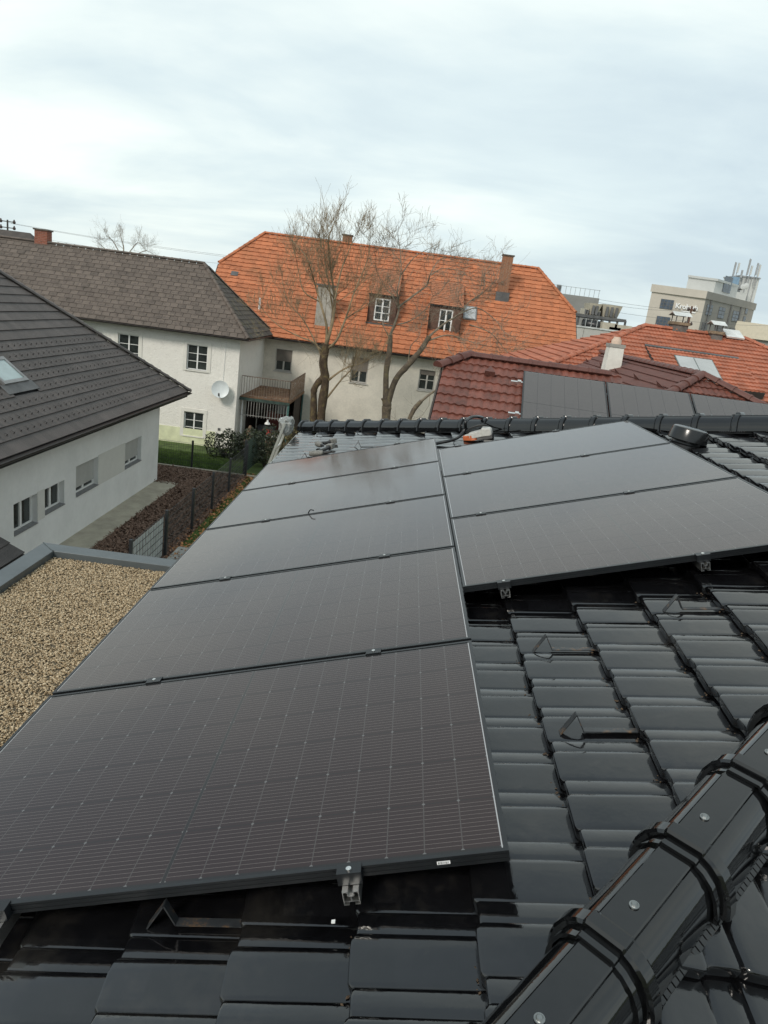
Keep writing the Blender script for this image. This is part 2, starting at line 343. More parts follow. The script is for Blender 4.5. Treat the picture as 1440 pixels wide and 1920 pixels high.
leafm = mat('fallen_leaf', (.30, .13, .05), rough=.8, var=.45, scale=12, col2=(.42, .24, .08), amt=.5)
scatter('fallen_leaves', 900, (-4.85, -4.1, 17.2, 28.2), .07, leafm, 'brown fallen leaves lying along the foot of the mesh fence', 'leaves', lift=.05, aspect=1.2)
scatter('fallen_leaves', 260, (-4.9, -2.8, 25.5, 28.4), .07, leafm, 'brown fallen leaves on the grass at the fence corner', 'leaves', lift=.05, aspect=1.2)
def grass(name, n, region, h, m, label):
    V = []; F = []
    for i in range(n):
        x = rng.uniform(region[0], region[1]); y = rng.uniform(region[2], region[3]); a = rng.uniform(0, 6.283); hh = h*rng.uniform(.5, 1.3); b = len(V); wd = .012
        dx_, dy_ = math.cos(a), math.sin(a); lx, ly = rng.normal(0, .4*hh, 2)
        V += [(x-dx_*wd, y-dy_*wd, Z0), (x+dx_*wd, y+dy_*wd, Z0), (x+lx, y+ly, Z0+hh)]; F.append((b, b+1, b+2))
    place(name, npmesh(name, V, F, m), Matrix(), None, label, 'grass', kind='stuff')
blade = mat('grass_blades', (.07, .12, .022), rough=.8, var=.45, scale=6)
grass('grass', 16000, (-4.6, -3.0, 18.4, 27.6), .06, blade, 'short mossy grass strip between the mesh fence and the black roof')
grass('grass', 22000, (-9.6, -6.0, 27.9, 30.8), .07, blade, 'short green lawn in front of the old white house')

# ================================================================ own house: black glazed pyramid roof
A_ = R(16.398); CA, SA = math.cos(A_), math.sin(A_); TA = math.tan(A_)
NR = Vector((-SA, 0, CA)); ES = Vector((CA, 0, SA)); HT = -.12
def rp_(s, t, h): return ES*s+Vector((0, t, 0))+NR*h
def project(P):
    d = P-CAM; z = d.dot(FW)
    if z < .1: return (-999, -999)
    return 720+FPX*d.dot(RT)/z, 960-FPX*d.dot(UP)/z
house = thing('house', (5.3, 3.27, Z0), 'house under a glossy wet black tiled pyramid roof in the foreground', 'house')
XA, YA = 5.345, 3.265
mb = MB(); mb.box(.45, 10.2, -1.65, 8.15, Z0, -.3); mb.build('wall', plaster_white, house)
EZ = -.104*SA+HT*CA-.055
mb = MB()
for d in (.02,):
    c = [(-.04, -2.2, EZ-d), (-.04, 8.73, EZ-d), (10.75, 8.73, EZ-d), (10.75, -2.2, EZ-d)]; ap = (XA, YA, XA*TA-.125-.085)
    for i in range(4): mb.quad(c[i], c[(i+1) % 4], ap)
    mb.quad(*[(x, y, z-.12) for x, y, z in c])
    for i in range(4): a, b = c[i], c[(i+1) % 4]; mb.quad(a, b, (b[0], b[1], b[2]-.12), (a[0], a[1], a[2]-.12))
roof = mb.build('roof', dark_under, house)
# u, height, and how far the front edge is set back at that point of the width
prof3 = [(0, -.012, .012), (.004, -.0095, .010), (.03, -.0085, .010), (.058, -.0095, .010), (.068, -.0125, .010), (.0735, -.0158, .008), (.078, -.0138, .003), (.086, -.0125, 0), (.105, -.0098, 0), (.13, -.0063, 0), (.16, -.0024, 0), (.182, -.0001, .001), (.193, -.0007, .004), (.2, -.0038, .010), (.2035, -.014, .018)]
def own_tile():
    n = len(prof3); vs = []; off = .002
    for v, dz in ((0, .0155), (.0035, .0215), (.010, .0235), (.345, .0235-.050)): vs += [(u, v+(sb if v < .1 else 0), wv+dz+off) for u, wv, sb in prof3]
    vs += [(u, .002+sb, wv-.012+off) for u, wv, sb in prof3]
    fs = []
    for r in range(3): fs += [(r*n+i, r*n+i+1, (r+1)*n+i+1, (r+1)*n+i) for i in range(n-1)]
    fs += [(4*n+i, 4*n+i+1, i+1, i) for i in range(n-1)]
    return vs, fs
TW, TL = .2015, .287
sap = (XA-.034)/CA
tn = lambda s: s*CA+.034-2.08; tf_ = lambda s: 8.61-.034-s*CA
def kL(c, u, v):
    x, y = project(c); d = (c-CAM).length
    if not (-120 < x < 1560 and y < 2050): d += 100
    if (.05 < v < 1.55 and .1 < u < 5.6) or (1.7 < v < 3.4 and 1.75 < u < 5.0): d += 50
    return d
def skL(u, v): return (.45 < v < 1.15 and .75 < u < 5.1) or (1.0 < v < 2.95 and 2.5 < u < 4.7)
tm = own_tile()
tile_tone(black_tile, NR*HT, (0, 1, 0), TW, ES, TL, rough=.05)
lay_tiles(roof, NR*HT, (0, 1, 0), ES, [(tn(-.104)+.02, -.104), (tf_(-.104)-.02, -.104), (3.265, sap)], tm, TW, TL, .102, 1.905-TL*30, black_tile, nparts=250, key=kL, skip=skL, jit=.002, rj=.008, smooth=38)
EF = Vector((0, CA, SA)); OF = Vector((0, -2.08+.034, HT*CA))
lay_tiles(roof, OF, (-1, 0, 0), EF, [(.07-.03, -.104), (-10.65, -.104), (-XA, sap)], tm, TW, TL, -1.93, 1.905-TL*30, black_tile, nparts=50, key=kL, jit=.002, rj=.008, smooth=38, skip=lambda u, v: u < -6.5)
# hip tiles
HN = math.sqrt(2+TA*TA)
hp = [(.136, -.028), (.133, .0), (.124, .034), (.104, .070), (.076, .094), (.055, .1035), (.0525, .1095), (.048, .113)]
hp = [(x*.77, (z+.028)*.93-.028) for x, z in hp]
hprof = hp+[(-x, z) for x, z in reversed(hp)]
def hip_template(step):
    mb = MB(); rings = []
    for v, off in ((-.036, -.004), (-.036, .005), (-.022, .005), (-.020, .0), (-.012, .0), (-.010, .014), (-.004, .02), (.024, .02), (.032, .013), (.034, .0), (step*1.02, -.006)):
        ring = []
        for x, z in hprof:
            l = Vector((x, z-.0)); nrm = Vector((x*.8, z+.02)).normalized(); ring.append((x+nrm.x*off, v, z+nrm.y*off))
        rings.append(ring)
    mb.loft(rings, caps=False)
    me = mb.mesh('hip_tile', hip_mat); fixn(me); shade(me, 24); return me
sc = MB()
sc.tube([(0, 0, 0), (0, 0, .0025)], .0105, 16); sc.tube([(0, 0, .0025), (0, 0, .0035), (0, 0, .006)], [.0085, .007, .005], 12)
screw_me = sc.mesh('screw', mat('dull_screw_steel', (.24, .25, .245), rough=.4, var=.2, metal=.9, scale=40)); fixn(screw_me)
def hip(d, x0, y0, k0, k1, step):
    d = Vector(d).normalized(); sd = d.cross(Vector((0, 0, 1))).normalized(); up = sd.cross(d); ln = step*HN
    me = hip_template(ln)
    for k in range(k0, k1):
        x = x0+step*k; y = y0+(x-x0)*(1 if d.y > 0 else -1); p = Vector((x, y, x*TA-.125+.028))
        rr = random.Random(k*7+int(d.y > 0)); jx = rr.uniform(-.004, .004)
        M = Matrix(((sd.x, d.x, up.x, p.x+sd.x*jx), (sd.y, d.y, up.y, p.y+sd.y*jx), (sd.z, d.z, up.z, p.z), (0, 0, 0, 1))) @ Matrix.Rotation(rr.uniform(-.012, .012), 4, 'Z')
        o = place('hip_tile', me, M, house)
        place('screw', screw_me, M @ Matrix.Translation((rr.uniform(-.006, .006), .106, .1025)), o)
    # comb strip under the tiles
    a = Vector((x0+step*k0, y0+step*k0*(1 if d.y > 0 else -1), (x0+step*k0)*TA-.125)); b = Vector((x0+step*k1, y0+step*k1*(1 if d.y > 0 else -1), (x0+step*k1)*TA-.125))
    mb = MB()
    for s in (-1, 1):
        cnt = int((b-a).length/.018)
        for i in range(cnt):
            p = a+(b-a)*(i/cnt)+sd*s*.099-up*.012
            mb.obox(p, d*.007, sd*s*.009-up*.006, up*.002)
    mb.build('comb_strip', black_plastic, house, kind='stuff')
hip((1, 1, TA), 1.8165, -.2625, -8, 16, .226)
hip((1, -1, TA), 1.555, 7.058, -7, 17, .2258)
mb = MB()   # end cap at the foot of the far hip
p = Vector((1.555-.2258*7, 7.058+.2258*7, (1.555-.2258*7)*TA-.125+.028)); d = Vector((1, -1, TA)).normalized(); sd = d.cross(Vector((0, 0, 1))).normalized(); up = sd.cross(d)
mb.prism([p+sd*x*.98+up*z*.98-d*.03 for x, z in hprof], d*.02); mb.build('hip_end_cap', hip_mat, house)
# apex cap
mb = MB(); mb.tube([(XA, YA, XA*TA-.1), (XA, YA, XA*TA+.04), (XA, YA, XA*TA+.08)], [.25, .2, .05], 16); mb.build('apex_cap', hip_mat, house, smooth=40)
# gutter along the eave
mb = MB(); gx, gz = -.082, EZ-.02; pr = []
for i in range(9):
    a = math.pi+math.pi*i/8; pr.append((gx+.058*math.cos(a), gz+.058*math.sin(a)))
pr2 = [(gx+(x-gx)*.94, gz+(z-gz)*.94) for x, z in pr]
ring = lambda y: [(x, y, z) for x, z in pr]+[(x, y, z) for x, z in reversed(pr2)]
mb.loft([ring(-2.3), ring(8.7)]); mb.tube([(gx-.058, -2.3, gz), (gx-.058, 8.7, gz)], .007, 6); gut = mb.build('gutter', zinc, house, smooth=30)
mb = MB(); mb.quad((-.05, -2.2, EZ-.002), (-.05, 8.7, EZ-.002), (-.085, 8.7, EZ-.03), (-.085, -2.2, EZ-.03)); mb.build('eave_flashing', frame_black, house)
for y in np.arange(-2, 8.6, .6): mb = MB(); mb.bar((gx-.06, y, gz+.004), (-.03, y, gz+.012), .022, .003); mb.build('gutter_bracket', zinc, house)
# snow guards
def strap(path, wd, th=.003):
    mb = MB()
    for a, b in zip(path, path[1:]): mb.bar(a, b, wd, th, up=NR)
    return mb
def snow_guard(s, t, sc_=1.0):
    h = HT+.011
    pts = [rp_(s+.004, t, h), rp_(s+.062*sc_, t, h+.062*sc_), rp_(s+.078*sc_, t, h+.001), rp_(s+.27, t, h-.028)]
    mb = MB(); wv = Vector((0, .012, 0))
    for a, b in zip(pts, pts[1:]):
        d = (b-a).normalized(); nn = d.cross(Vector((0, 1, 0))).normalized()*.0017
        mb.obox((a+b)/2, (b-a)/2+d*.0012, wv, nn)
    mb.build('snow_guard', strap_mat, house)
for s, t in ((1.947, .614), (1.953, 1.188), (2.531, 1.396), (.80, .002)): snow_guard(s, t)
for px_, py_ in ((600, 818), (672, 840), (676, 815), (572, 862), (1290, 812)):
    p = onP(px_, py_, NR*HT, NR); snow_guard(p.dot(ES)-.05, p.y)
# roof vent
vp = onP(1284, 838, NR*HT, NR)
mb = MB(); c = vp
def lathe(mb, c, axis, prof, n=24):
    ax = Vector(axis).normalized(); a = ax.orthogonal().normalized(); b = ax.cross(a)
    mb.loft([[Vector(c)+ax*z+(a*math.cos(2*math.pi*i/n)+b*math.sin(2*math.pi*i/n))*r for i in range(n)] for r, z in prof])
vax = Vector((.10, 0, 1)).normalized()
lathe(mb, c, vax, [(.135, -.03), (.13, .02), (.11, .03), (.105, .06)]); vent = mb.build('roof_vent', black_plastic, house, smooth=35)
mb = MB(); lathe(mb, c, vax, [(.146, .05), (.151, .058), (.149, .072), (.136, .138), (.130, .149), (.117, .155), (.05, .159)], 32); mb.build('vent_cap', mat('satin_black_cap', (.009, .0095, .010), rough=.2, var=.2), vent, smooth=35)

# ---------------------------------------------------------------- solar panels
def pv_material(name='solar_cells', paleness=1.0):
    m = bpy.data.materials.new(name); m.use_nodes = True; t = m.node_tree; t.nodes.clear(); L = t.links
    o = nd(t, 'ShaderNodeOutputMaterial'); b = nd(t, 'ShaderNodeBsdfPrincipled'); L.new(b.outputs[0], o.inputs[0])
    tcn = nd(t, 'ShaderNodeTexCoord'); sp = nd(t, 'ShaderNodeSeparateXYZ'); L.new(tcn.outputs['Object'], sp.inputs[0])
    def M(op, a, b=None, c=None):
        n = nd(t, 'ShaderNodeMath', operation=op)
        for i, v in enumerate((a, b, c)):
            if v is None: continue
            if isinstance(v, (int, float)): n.inputs[i].default_value = v
            else: L.new(v, n.inputs[i])
        return n.outputs[0]
    x, y = sp.outputs[0], sp.outputs[1]
    xx = M('ABSOLUTE', M('SUBTRACT', x, .861)); cwid, chgt = .0936, .1822
    fx = M('FRACT', M('DIVIDE', M('SUBTRACT', xx, .004), cwid)); fy = M('FRACT', M('DIVIDE', M('SUBTRACT', y, .0204), chgt))
    dxg = M('MULTIPLY', M('SUBTRACT', .5, M('ABSOLUTE', M('SUBTRACT', fx, .5))), cwid)   # distance to the nearest cell border
    dyg = M('MULTIPLY', M('SUBTRACT', .5, M('ABSOLUTE', M('SUBTRACT', fy, .5))), chgt)
    gapx = M('LESS_THAN', dxg, .0015); gapy = M('LESS_THAN', dyg, .0015)
    wire = M('LESS_THAN', M('FRACT', M('MULTIPLY', fy, 12.0)), .055)
    dot = M('LESS_THAN', M('ADD', dxg, dyg), .0050)
    midl = M('LESS_THAN', xx, .0045)
    endl = M('MULTIPLY', M('GREATER_THAN', xx, .8455), M('LESS_THAN', xx, .8485))
    edge = M('GREATER_THAN', xx, .8500)
    yed = M('LESS_THAN', M('SUBTRACT', .567, M('ABSOLUTE', M('SUBTRACT', y, .567))), .0195)
    nz = nd(t, 'ShaderNodeTexNoise', ins={'Scale': 3.0, 'Detail': 3}); L.new(tcn.outputs['Object'], nz.inputs['Vector'])
    cell = nd(t, 'ShaderNodeMix', data_type='RGBA'); L.new(nz.outputs[0], cell.inputs[0]); cell.inputs[6].default_value = (.017*paleness, .0092*paleness, .0105*paleness, 1); cell.inputs[7].default_value = (.021*paleness, .0128*paleness, .0124*paleness, 1)
    if paleness > 1: cell.inputs[6].default_value = (.058, .055, .056, 1); cell.inputs[7].default_value = (.07, .066, .065, 1)  # paler neutral grey cells for the panels on the red brown roof
    cur = cell.outputs[2]
    def over(mask, col):
        nonlocal cur
        n = nd(t, 'ShaderNodeMix', data_type='RGBA'); L.new(mask, n.inputs[0]); L.new(cur, n.inputs[6]); n.inputs[7].default_value = (*col, 1); cur = n.outputs[2]
    over(wire, (.17, .15, .14)); over(gapx, (.052, .046, .045)); over(gapy, (.010, .010, .010)); over(dot, (.11, .11, .11)); over(midl, (.012, .012, .012)); over(M('MAXIMUM', edge, yed), (.010, .011, .012)); over(endl, (.36, .37, .38))
    b.inputs['Coat Weight'].default_value = .0; b.inputs['Sheen Weight'].default_value = .26; b.inputs['Sheen Roughness'].default_value = .3; b.inputs['Sheen Tint'].default_value = (1, .95, .92, 1); b.inputs['Specular Tint'].default_value = (1, .90, .88, 1); b.inputs['Coat Roughness'].default_value = .1; L.new(cur, b.inputs['Base Color']); b.inputs['Specular IOR Level'].default_value = .42
    n2_ = nd(t, 'ShaderNodeTexNoise', ins={'Scale': 1.7, 'Detail': 5}); L.new(tcn.outputs['Object'], n2_.inputs['Vector'])
    mr = nd(t, 'ShaderNodeMapRange', ins={1: .3, 2: .7, 3: .05, 4: .14}); L.new(n2_.outputs[0], mr.inputs[0]); L.new(mr.outputs[0], b.inputs['Roughness'])
    return m
pvm = pv_material(); pvm_pale = pv_material('pale_solar_cells', 4.0)
PL, PWD = 1.722, 1.134
def panel_frame_mesh():
    mb = MB()
    for z0, z1, ins in ((-.006, 0, 0), (-.0085, -.006, .002), (-.018, -.0085, 0), (-.0205, -.018, .002), (-.03, -.0205, 0)):
        lip = .011
        mb.box(ins, PL-ins, ins, lip, z0, z1); mb.box(ins, PL-ins, PWD-lip, PWD-ins, z0, z1)
        mb.box(ins, lip, lip, PWD-lip, z0, z1); mb.box(PL-lip, PL-ins, lip, PWD-lip, z0, z1)
    me = mb.mesh('frame', frame_black); return me
frame_me = panel_frame_mesh()
mb = MB(); mb.box(.0105, PL-.0105, .0105, PWD-.0105, -.006, -.0022); glass_me = mb.mesh('glass', pvm); fixn(glass_me); glass_pale = mb.mesh('glass', pvm_pale); fixn(glass_pale)
ordn = ['nearest', 'second', 'third', 'fourth', 'farthest']
def panel(M, label, group, frame=frame_me, glass=glass_me):
    o = place('solar_module', None, M, None, label, 'solar panel', group)
    place('frame', frame, M, o); place('glass', glass, M, o); return o
def roofM(s, t, h=0): p = rp_(s, t, h); return Matrix(((ES.x, 0, NR.x, p.x), (ES.y, 1, NR.y, p.y), (ES.z, 0, NR.z, p.z), (0, 0, 0, 1)))
low_names = ['nearest black solar panel in the lower row beside the flat gravel roof', 'second black solar panel from the camera in the lower five-panel row', 'third black solar panel, middle of the lower five-panel row', 'fourth black solar panel from the camera in the lower row', 'farthest black solar panel of the lower row, below the two cordless tools']
up_names = ['nearest black solar panel of the upper row, its clamps over open tiles', 'middle black solar panel of the upper three-panel row', 'farthest black solar panel of the upper row, next to the roof vent']
for k in range(5):
    o = panel(roofM(0, k*1.154), low_names[k], 'solar panels on the black roof')
    if k == 0:
        b = MB(); b.box(0, .032, -.0006, 0, 0, .009); lab = mat('barcode_label_white', (.75, .75, .75), rough=.6); lo = place('barcode_label', b.mesh('barcode_label', lab), roofM(1.548, -.0008, -.019), o)
        for i in range(9):
            b = MB(); x0 = .003+i*.003; b.box(x0, x0+random.choice((.0008, .0016)), -.0012, -.0007, .0015, .0075); place('bar', b.mesh('bar', black_plastic), roofM(1.548, -.0008, -.019), lo)
UPS, UPT = 1.722+.006, 1.697
for k in range(3): panel(roofM(UPS, UPT+k*1.154), up_names[k], 'solar panels on the black roof')
# mounting rails with clamps
def rail(s, t0, t1, joints, label):
    o = thing('mounting_rail', rp_(s, t0, -.067), label, 'rail', 'aluminium mounting rails under the panels')
    Mr = roofM(s, 0, -.0302)
    mb = MB(); W_, H_, th = .020, .037, .0022
    for a, b, z0, z1 in ((-W_, -W_+th, -H_, 0), (W_-th, W_, -H_, 0), (-W_+th, -.006, -th, 0), (.006, W_-th, -th, 0), (-W_+th, -.007, -H_, -H_+th), (.007, W_-th, -H_, -H_+th), (-.0085, -.006, -.011, -th), (.006, .0085, -.011, -th), (-.0075, .0075, -.0135, -.011), (-.0012, .0012, -.026, -.0135), (-W_+th, W_-th, -.028, -.026)):
        mb.box(a, b, t0, t1, z0, z1)
    me = mb.mesh('profile', alu); fixn(me); place('profile', me, Mr, o)
    for j, tt in enumerate(joints):
        c = MB(); end = j == 0 or j == len(joints)-1; sg = -1 if j == 0 else 1
        if end:
            c.box(-.03, .03, min(sg*.0005, sg*.024), max(sg*.0005, sg*.024), -.029, .004); c.box(-.03, .03, min(-sg*.009, sg*.0005), max(-sg*.009, sg*.0005), .0012, .004)
            hb = .011*sg
        else: c.box(-.03, .03, -.019, .019, .001, .0045); c.box(-.026, .026, -.009, .009, -.0295, .001); hb = 0
        me = c.mesh('clamp', frame_black); fixn(me); co = place('clamp', me, roofM(s, tt), o)
        b = MB(); b.tube([(0, hb, .004), (0, hb, .008)], .0068, 12); b.tube([(0, hb, .008), (0, hb, .0084)], .0035, 6); me = b.mesh('bolt', steel); fixn(me); place('bolt', me, roofM(s, tt), co)
    for tt in np.arange(t0+.35, t1, 1.21):
        h = MB(); h.box(-.045, -.0215, tt-.015, tt+.015, -.062, 0); h.box(-.10, .10, tt-.016, tt+.016, -.068, -.0625); me = h.mesh('roof_hook', alu); fixn(me); place('roof_hook', me, Mr, o)
lowj = [0]+[k*1.154-.01 for k in range(1, 5)]+[5*1.154-.02]
upj = [UPT]+[UPT+k*1.154-.01 for k in range(1, 3)]+[UPT+3*1.154-.02]
rail(.44, -.07, 5.83, lowj, 'aluminium rail under the lower panel row, the one nearer the gutter'); rail(1.337, -.045, 5.83, lowj, 'aluminium rail under the lower panel row with its open end at the bottom edge')
rail(1.915, UPT-.04, 5.2, upj, 'aluminium rail under the upper panel row, beside the lower row'); rail(2.81, UPT-.04, 5.2, upj, 'aluminium rail under the upper panel row, the one farther up the roof')

# ---------------------------------------------------------------- loose things on the roof
tool_grey = mat('tool_grey_rubber', (.16, .155, .14), rough=.55, var=.4, scale=60); tool_dark = mat('tool_black_rubber', (.02, .02, .02), rough=.5)
def tool(px_, py_, px2, py2, label):
    a = onP(px_, py_, NR*(HT+.05), NR); b = onP(px2, py2, NR*(HT+.05), NR); d = (b-a); L = d.length; d.normalize(); sd = NR.cross(d)
    o = thing('cordless_driver', a-NR*.05, label, 'power tool', 'cordless tools left on the roof')
    m = MB()
    rings = []
    for v, rr, hh in ((-.06, .018, 0), (-.05, .028, 0), (-.02, .034, 0), (.03, .035, 0), (.045, .028, 0)):
        rings.append([a+sd*v*1.6+(d*math.cos(2*math.pi*i/12)+NR*math.sin(2*math.pi*i/12))*rr for i in range(12)])
    m.loft(rings); m.build('motor_head', tool_grey, o, smooth=40)
    m = MB(); m.tube([a-sd*.11, a-sd*.15, a-sd*.19], [.02, .016, .006], 10); m.build('chuck', tool_dark, o, smooth=40)
    m = MB(); pts = [a+d*.02, a+d*(L*.35)+NR*.004, a+d*(L*.7)-NR*.004, b]; m.tube(pts, [.024, .018, .018, .026], 10); m.build('handle', tool_dark, o, smooth=40)
    m = MB(); m.obox(b+d*.03, d*.036, sd*.042, NR*.03); m.build('battery', tool_grey, o, bevel=.01)
    m = MB(); m.bar(a+d*.05-sd*.045, a+d*.07-sd*.05, .015, .03, up=NR); m.build('trigger', tool_dark, o)
tool(592, 850, 617, 838, 'grey cordless driver lying nearer the panel edge on the black tiles')
tool(598, 833, 620, 828, 'grey cordless driver lying behind the other one on the black tiles')
# orange and grey power saw with its black hose
org = mat('orange_tool_plastic', (.42, .10, .03), rough=.45, var=.2, scale=20); lgrey = mat('light_grey_tool_plastic', (.42, .41, .38), rough=.5, var=.15, scale=20)
a = onP(872, 826, NR*(HT+.01), NR); b = onP(924, 820, NR*(HT+.01), NR); d = (b-a).normalized(); Ls = (b-a).length; sd = NR.cross(d)
if sd.y > 0: sd = -sd
o = thing('power_saw', a, 'grey and orange power tool lying against the far hip, black hose attached', 'power tool')
def sect(v, wd, z0, z1): c = a+d*v; return [c-sd*wd+NR*z0, c+sd*wd+NR*z0, c+sd*wd*.8+NR*z1, c-sd*wd*.8+NR*z1]
m = MB(); m.loft([sect(.0, .03, .03, .055), sect(.06, .06, .02, .075), sect(.14, .07, .025, .085), sect(Ls*.62, .075, .03, .09), sect(Ls*.66, .075, .03, .115), sect(Ls*.95, .07, .03, .10), sect(Ls, .06, .04, .08)]); m.build('housing', lgrey, o, bevel=.012)
m = MB(); m.loft([sect(-.015, .035, .005, .05), sect(.07, .068, .0, .06), sect(Ls*.4, .07, .0, .035), sect(Ls*.5, .05, .0, .02)]); m.build('lower_shell', org, o, bevel=.008)
m = MB(); m.loft([sect(Ls*.45, .072, -.005, .03), sect(Ls*1.02, .072, .0, .045)]); m.build('battery', tool_dark, o, bevel=.006)
m = MB(); m.tube([a+d*.03+NR*.06, a+d*.06+NR*.12, a+d*.16+NR*.14, a+d*.24+NR*.13], .012, 8); m.build('handle', tool_dark, o, smooth=True)
hz = [onP(817, 832, NR*(HT+.03), NR), onP(845, 826, NR*(HT+.035), NR), onP(862, 818, NR*(HT+.04), NR), onP(872, 804, NR*(HT+.10), NR)]
ph = hz[-1]; q0 = atY(873, 792, ph.y-.05); q1 = atY(880, 784, ph.y+.05); q2 = atY(893, 781, ph.y+.16); q3 = atY(905, 783, ph.y+.35)
ctrl = [onP(790, 842, NR*(HT+.02), NR)]+hz+[q0, q1, q2, q3]
def smooth_path(c, k=6):
    out = []; n = len(c)
    for i in range(n-1):
        p0, p1, p2, p3 = c[max(i-1, 0)], c[i], c[i+1], c[min(i+2, n-1)]
        for j in range(k):
            t = j/k; out.append(.5*((2*p1)+(p2-p0)*t+(2*p0-5*p1+4*p2-p3)*t*t+(3*p1-p0-3*p2+p3)*t**3))
    out.append(c[-1]); return out
m = MB(); m.tube(smooth_path(ctrl), .017, 8); m.build('hose', black_plastic, None, smooth=True, label='black hose running from under the panels over the far hip', cat='hose')
# small white scrap and cable loop
p = onP(625, 1728, NR*(HT+.012), NR); m = MB(); m.obox(p, ES*.0045, Vector((0, .0045, 0)), NR*.0015); m.build('paper_scrap', white_paint, None, label='tiny pale scrap lying on the wet tile below the nearest panel', cat='scrap')
c = [onP(578, 962, NR*.002, NR), onP(582, 956, NR*.03, NR), onP(588, 957, NR*.03, NR)]
m = MB(); m.tube(smooth_path(c), .004, 6); m.build('cable_end', black_plastic, None, smooth=True, label='short black cable end looping up between two lower row panels', cat='cable')
# ladder head with a plastic bag tied over it, leaning on the gutter
lx, ly = -.40, 8.15
lad = thing('ladder', (-1.6, ly, Z0), 'aluminium ladder leaning on the gutter at the far end of the black roof', 'ladder')
top = Vector((-.20, ly, .06)); bot = Vector((-1.9, ly, Z0))
for s in (-.2, .2): m = MB(); m.bar(bot+Vector((0, s, 0)), top+Vector((0, s, 0)), .03, .065, up=(0, 1, 0)); m.build('stile', alu, lad)
for i in range(22):
    q = bot+(top-bot)*((i+.6)/22); m = MB(); m.tube([q-Vector((0, .2, 0)), q+Vector((0, .2, 0))], .015, 8); m.build('rung', alu, lad)
bag = mat('crumpled_clear_plastic', (.42, .43, .41), rough=.25, var=.3, scale=12, trans=.55, spec=.6)
bm = bmesh.new(); bmesh.ops.create_icosphere(bm, subdivisions=4, radius=1)
from mathutils import noise as mn
for v in bm.verts:
    p = v.co.copy(); k = 1+.35*mn.noise(p*1.6)+.22*abs(mn.noise(p*4.2))+.1*mn.noise(p*9)
    v.co = Vector((p.x*.10*k, p.y*.17*k, p.z*.085*k+(-.06 if p.z < -.2 else 0)))
me = bpy.data.meshes.new('plastic_bag'); bm.to_mesh(me); bm.free(); me.materials.append(bag); shade(me, 50)
place('plastic_bag', me, Matrix.Translation((-.20, ly, .03)), None, 'crumpled clear plastic bag pulled over the ladder top', 'bag')

# dirt and leaf crumbs caught under the tile fronts
V, F = [], []
for i in range(700):
    s = 1.905+TL*rng.integers(-2, 4)-.004-abs(rng.normal(0, .012)); k = rng.integers(-3, 22); t = .102+TW*k+rng.uniform(.0, .2)
    if rng.random() < .45: t = .102+TW*k+rng.normal(.072, .012)
    if t < tn(s)+.2 or (s < 1.75 and t > -.05) or (s > 1.7 and t > 1.6): continue
    c = rp_(s, t, HT-.0225); a = rng.uniform(0, 6.283); z = rng.uniform(.0015, .005); e1_ = (ES*math.cos(a)+Vector((0, math.sin(a), 0)))*z*1.6; e2_ = (Vector((0, math.cos(a), 0))-ES*math.sin(a))*z; b = len(V)
    V += [tuple(c-e1_), tuple(c-e2_), tuple(c+e1_), tuple(c+e2_), tuple(c+NR*z)]; F += [(b, b+1, b+4), (b+1, b+2, b+4), (b+2, b+3, b+4), (b+3, b, b+4)]
place('roof_debris', npmesh('roof_debris', V, F, mat('brown_crumbs', (.065, .042, .024), rough=.9, var=.5, scale=60)), Matrix(), None, 'brown dirt crumbs caught along the edges of the wet black tiles', 'debris', kind='stuff')
# ================================================================ flat gravel roof of the garage
GZ = -2.6; GX0, GY1 = -4.10, 9.36
gar = thing('garage', (-1.9, 4, Z0), 'flat roofed garage with grey metal edge and gravel on top', 'garage')
mb = MB(); mb.box(GX0+.05, .43, -3.5, GY1-.05, Z0, GZ-.22); mb.build('wall', plaster_white, gar)
def flash(poly, name='edge_flashing'):
    m = MB(); m.prism(poly, (0, 0, -.2)); return m.build(name, flashing, gar, bevel=.006)
W_ = .30
flash([(GX0, GY1, GZ), (GX0+W_, GY1-W_, GZ+.0), (GX0+W_, -3.5, GZ), (GX0, -3.5, GZ)])
flash([(GX0+.004, GY1+.004, GZ), (.40, GY1+.004, GZ), (.40, GY1-W_, GZ), (GX0+W_+.004, GY1-W_, GZ)])
m = MB(); m.bar((GX0-.005, GY1+.005, GZ+.004), (GX0+W_, GY1-W_, GZ+.004), .02, .012); m.build('seam', flashing, gar)
GS = GZ-.115
mb = MB(); mb.box(GX0+W_, .42, -3.5, GY1-W_, GS-.10, GS); mb.build('gravel_bed', mat('gravel_bed', (.13, .105, .07), rough=1, var=.5, scale=30, bump=.02, bscale=60), gar)
peb = mat('river_gravel', (.33, .225, .115), rough=.85, var=.55, scale=45, col2=(.60, .50, .35), amt=.46, fine=.9)
ico = bmesh.new(); bmesh.ops.create_icosphere(ico, subdivisions=1, radius=1); IV = np.array([v.co[:] for v in ico.verts]); IF = np.array([[v.index for v in f.verts] for f in ico.faces]); ico.free()
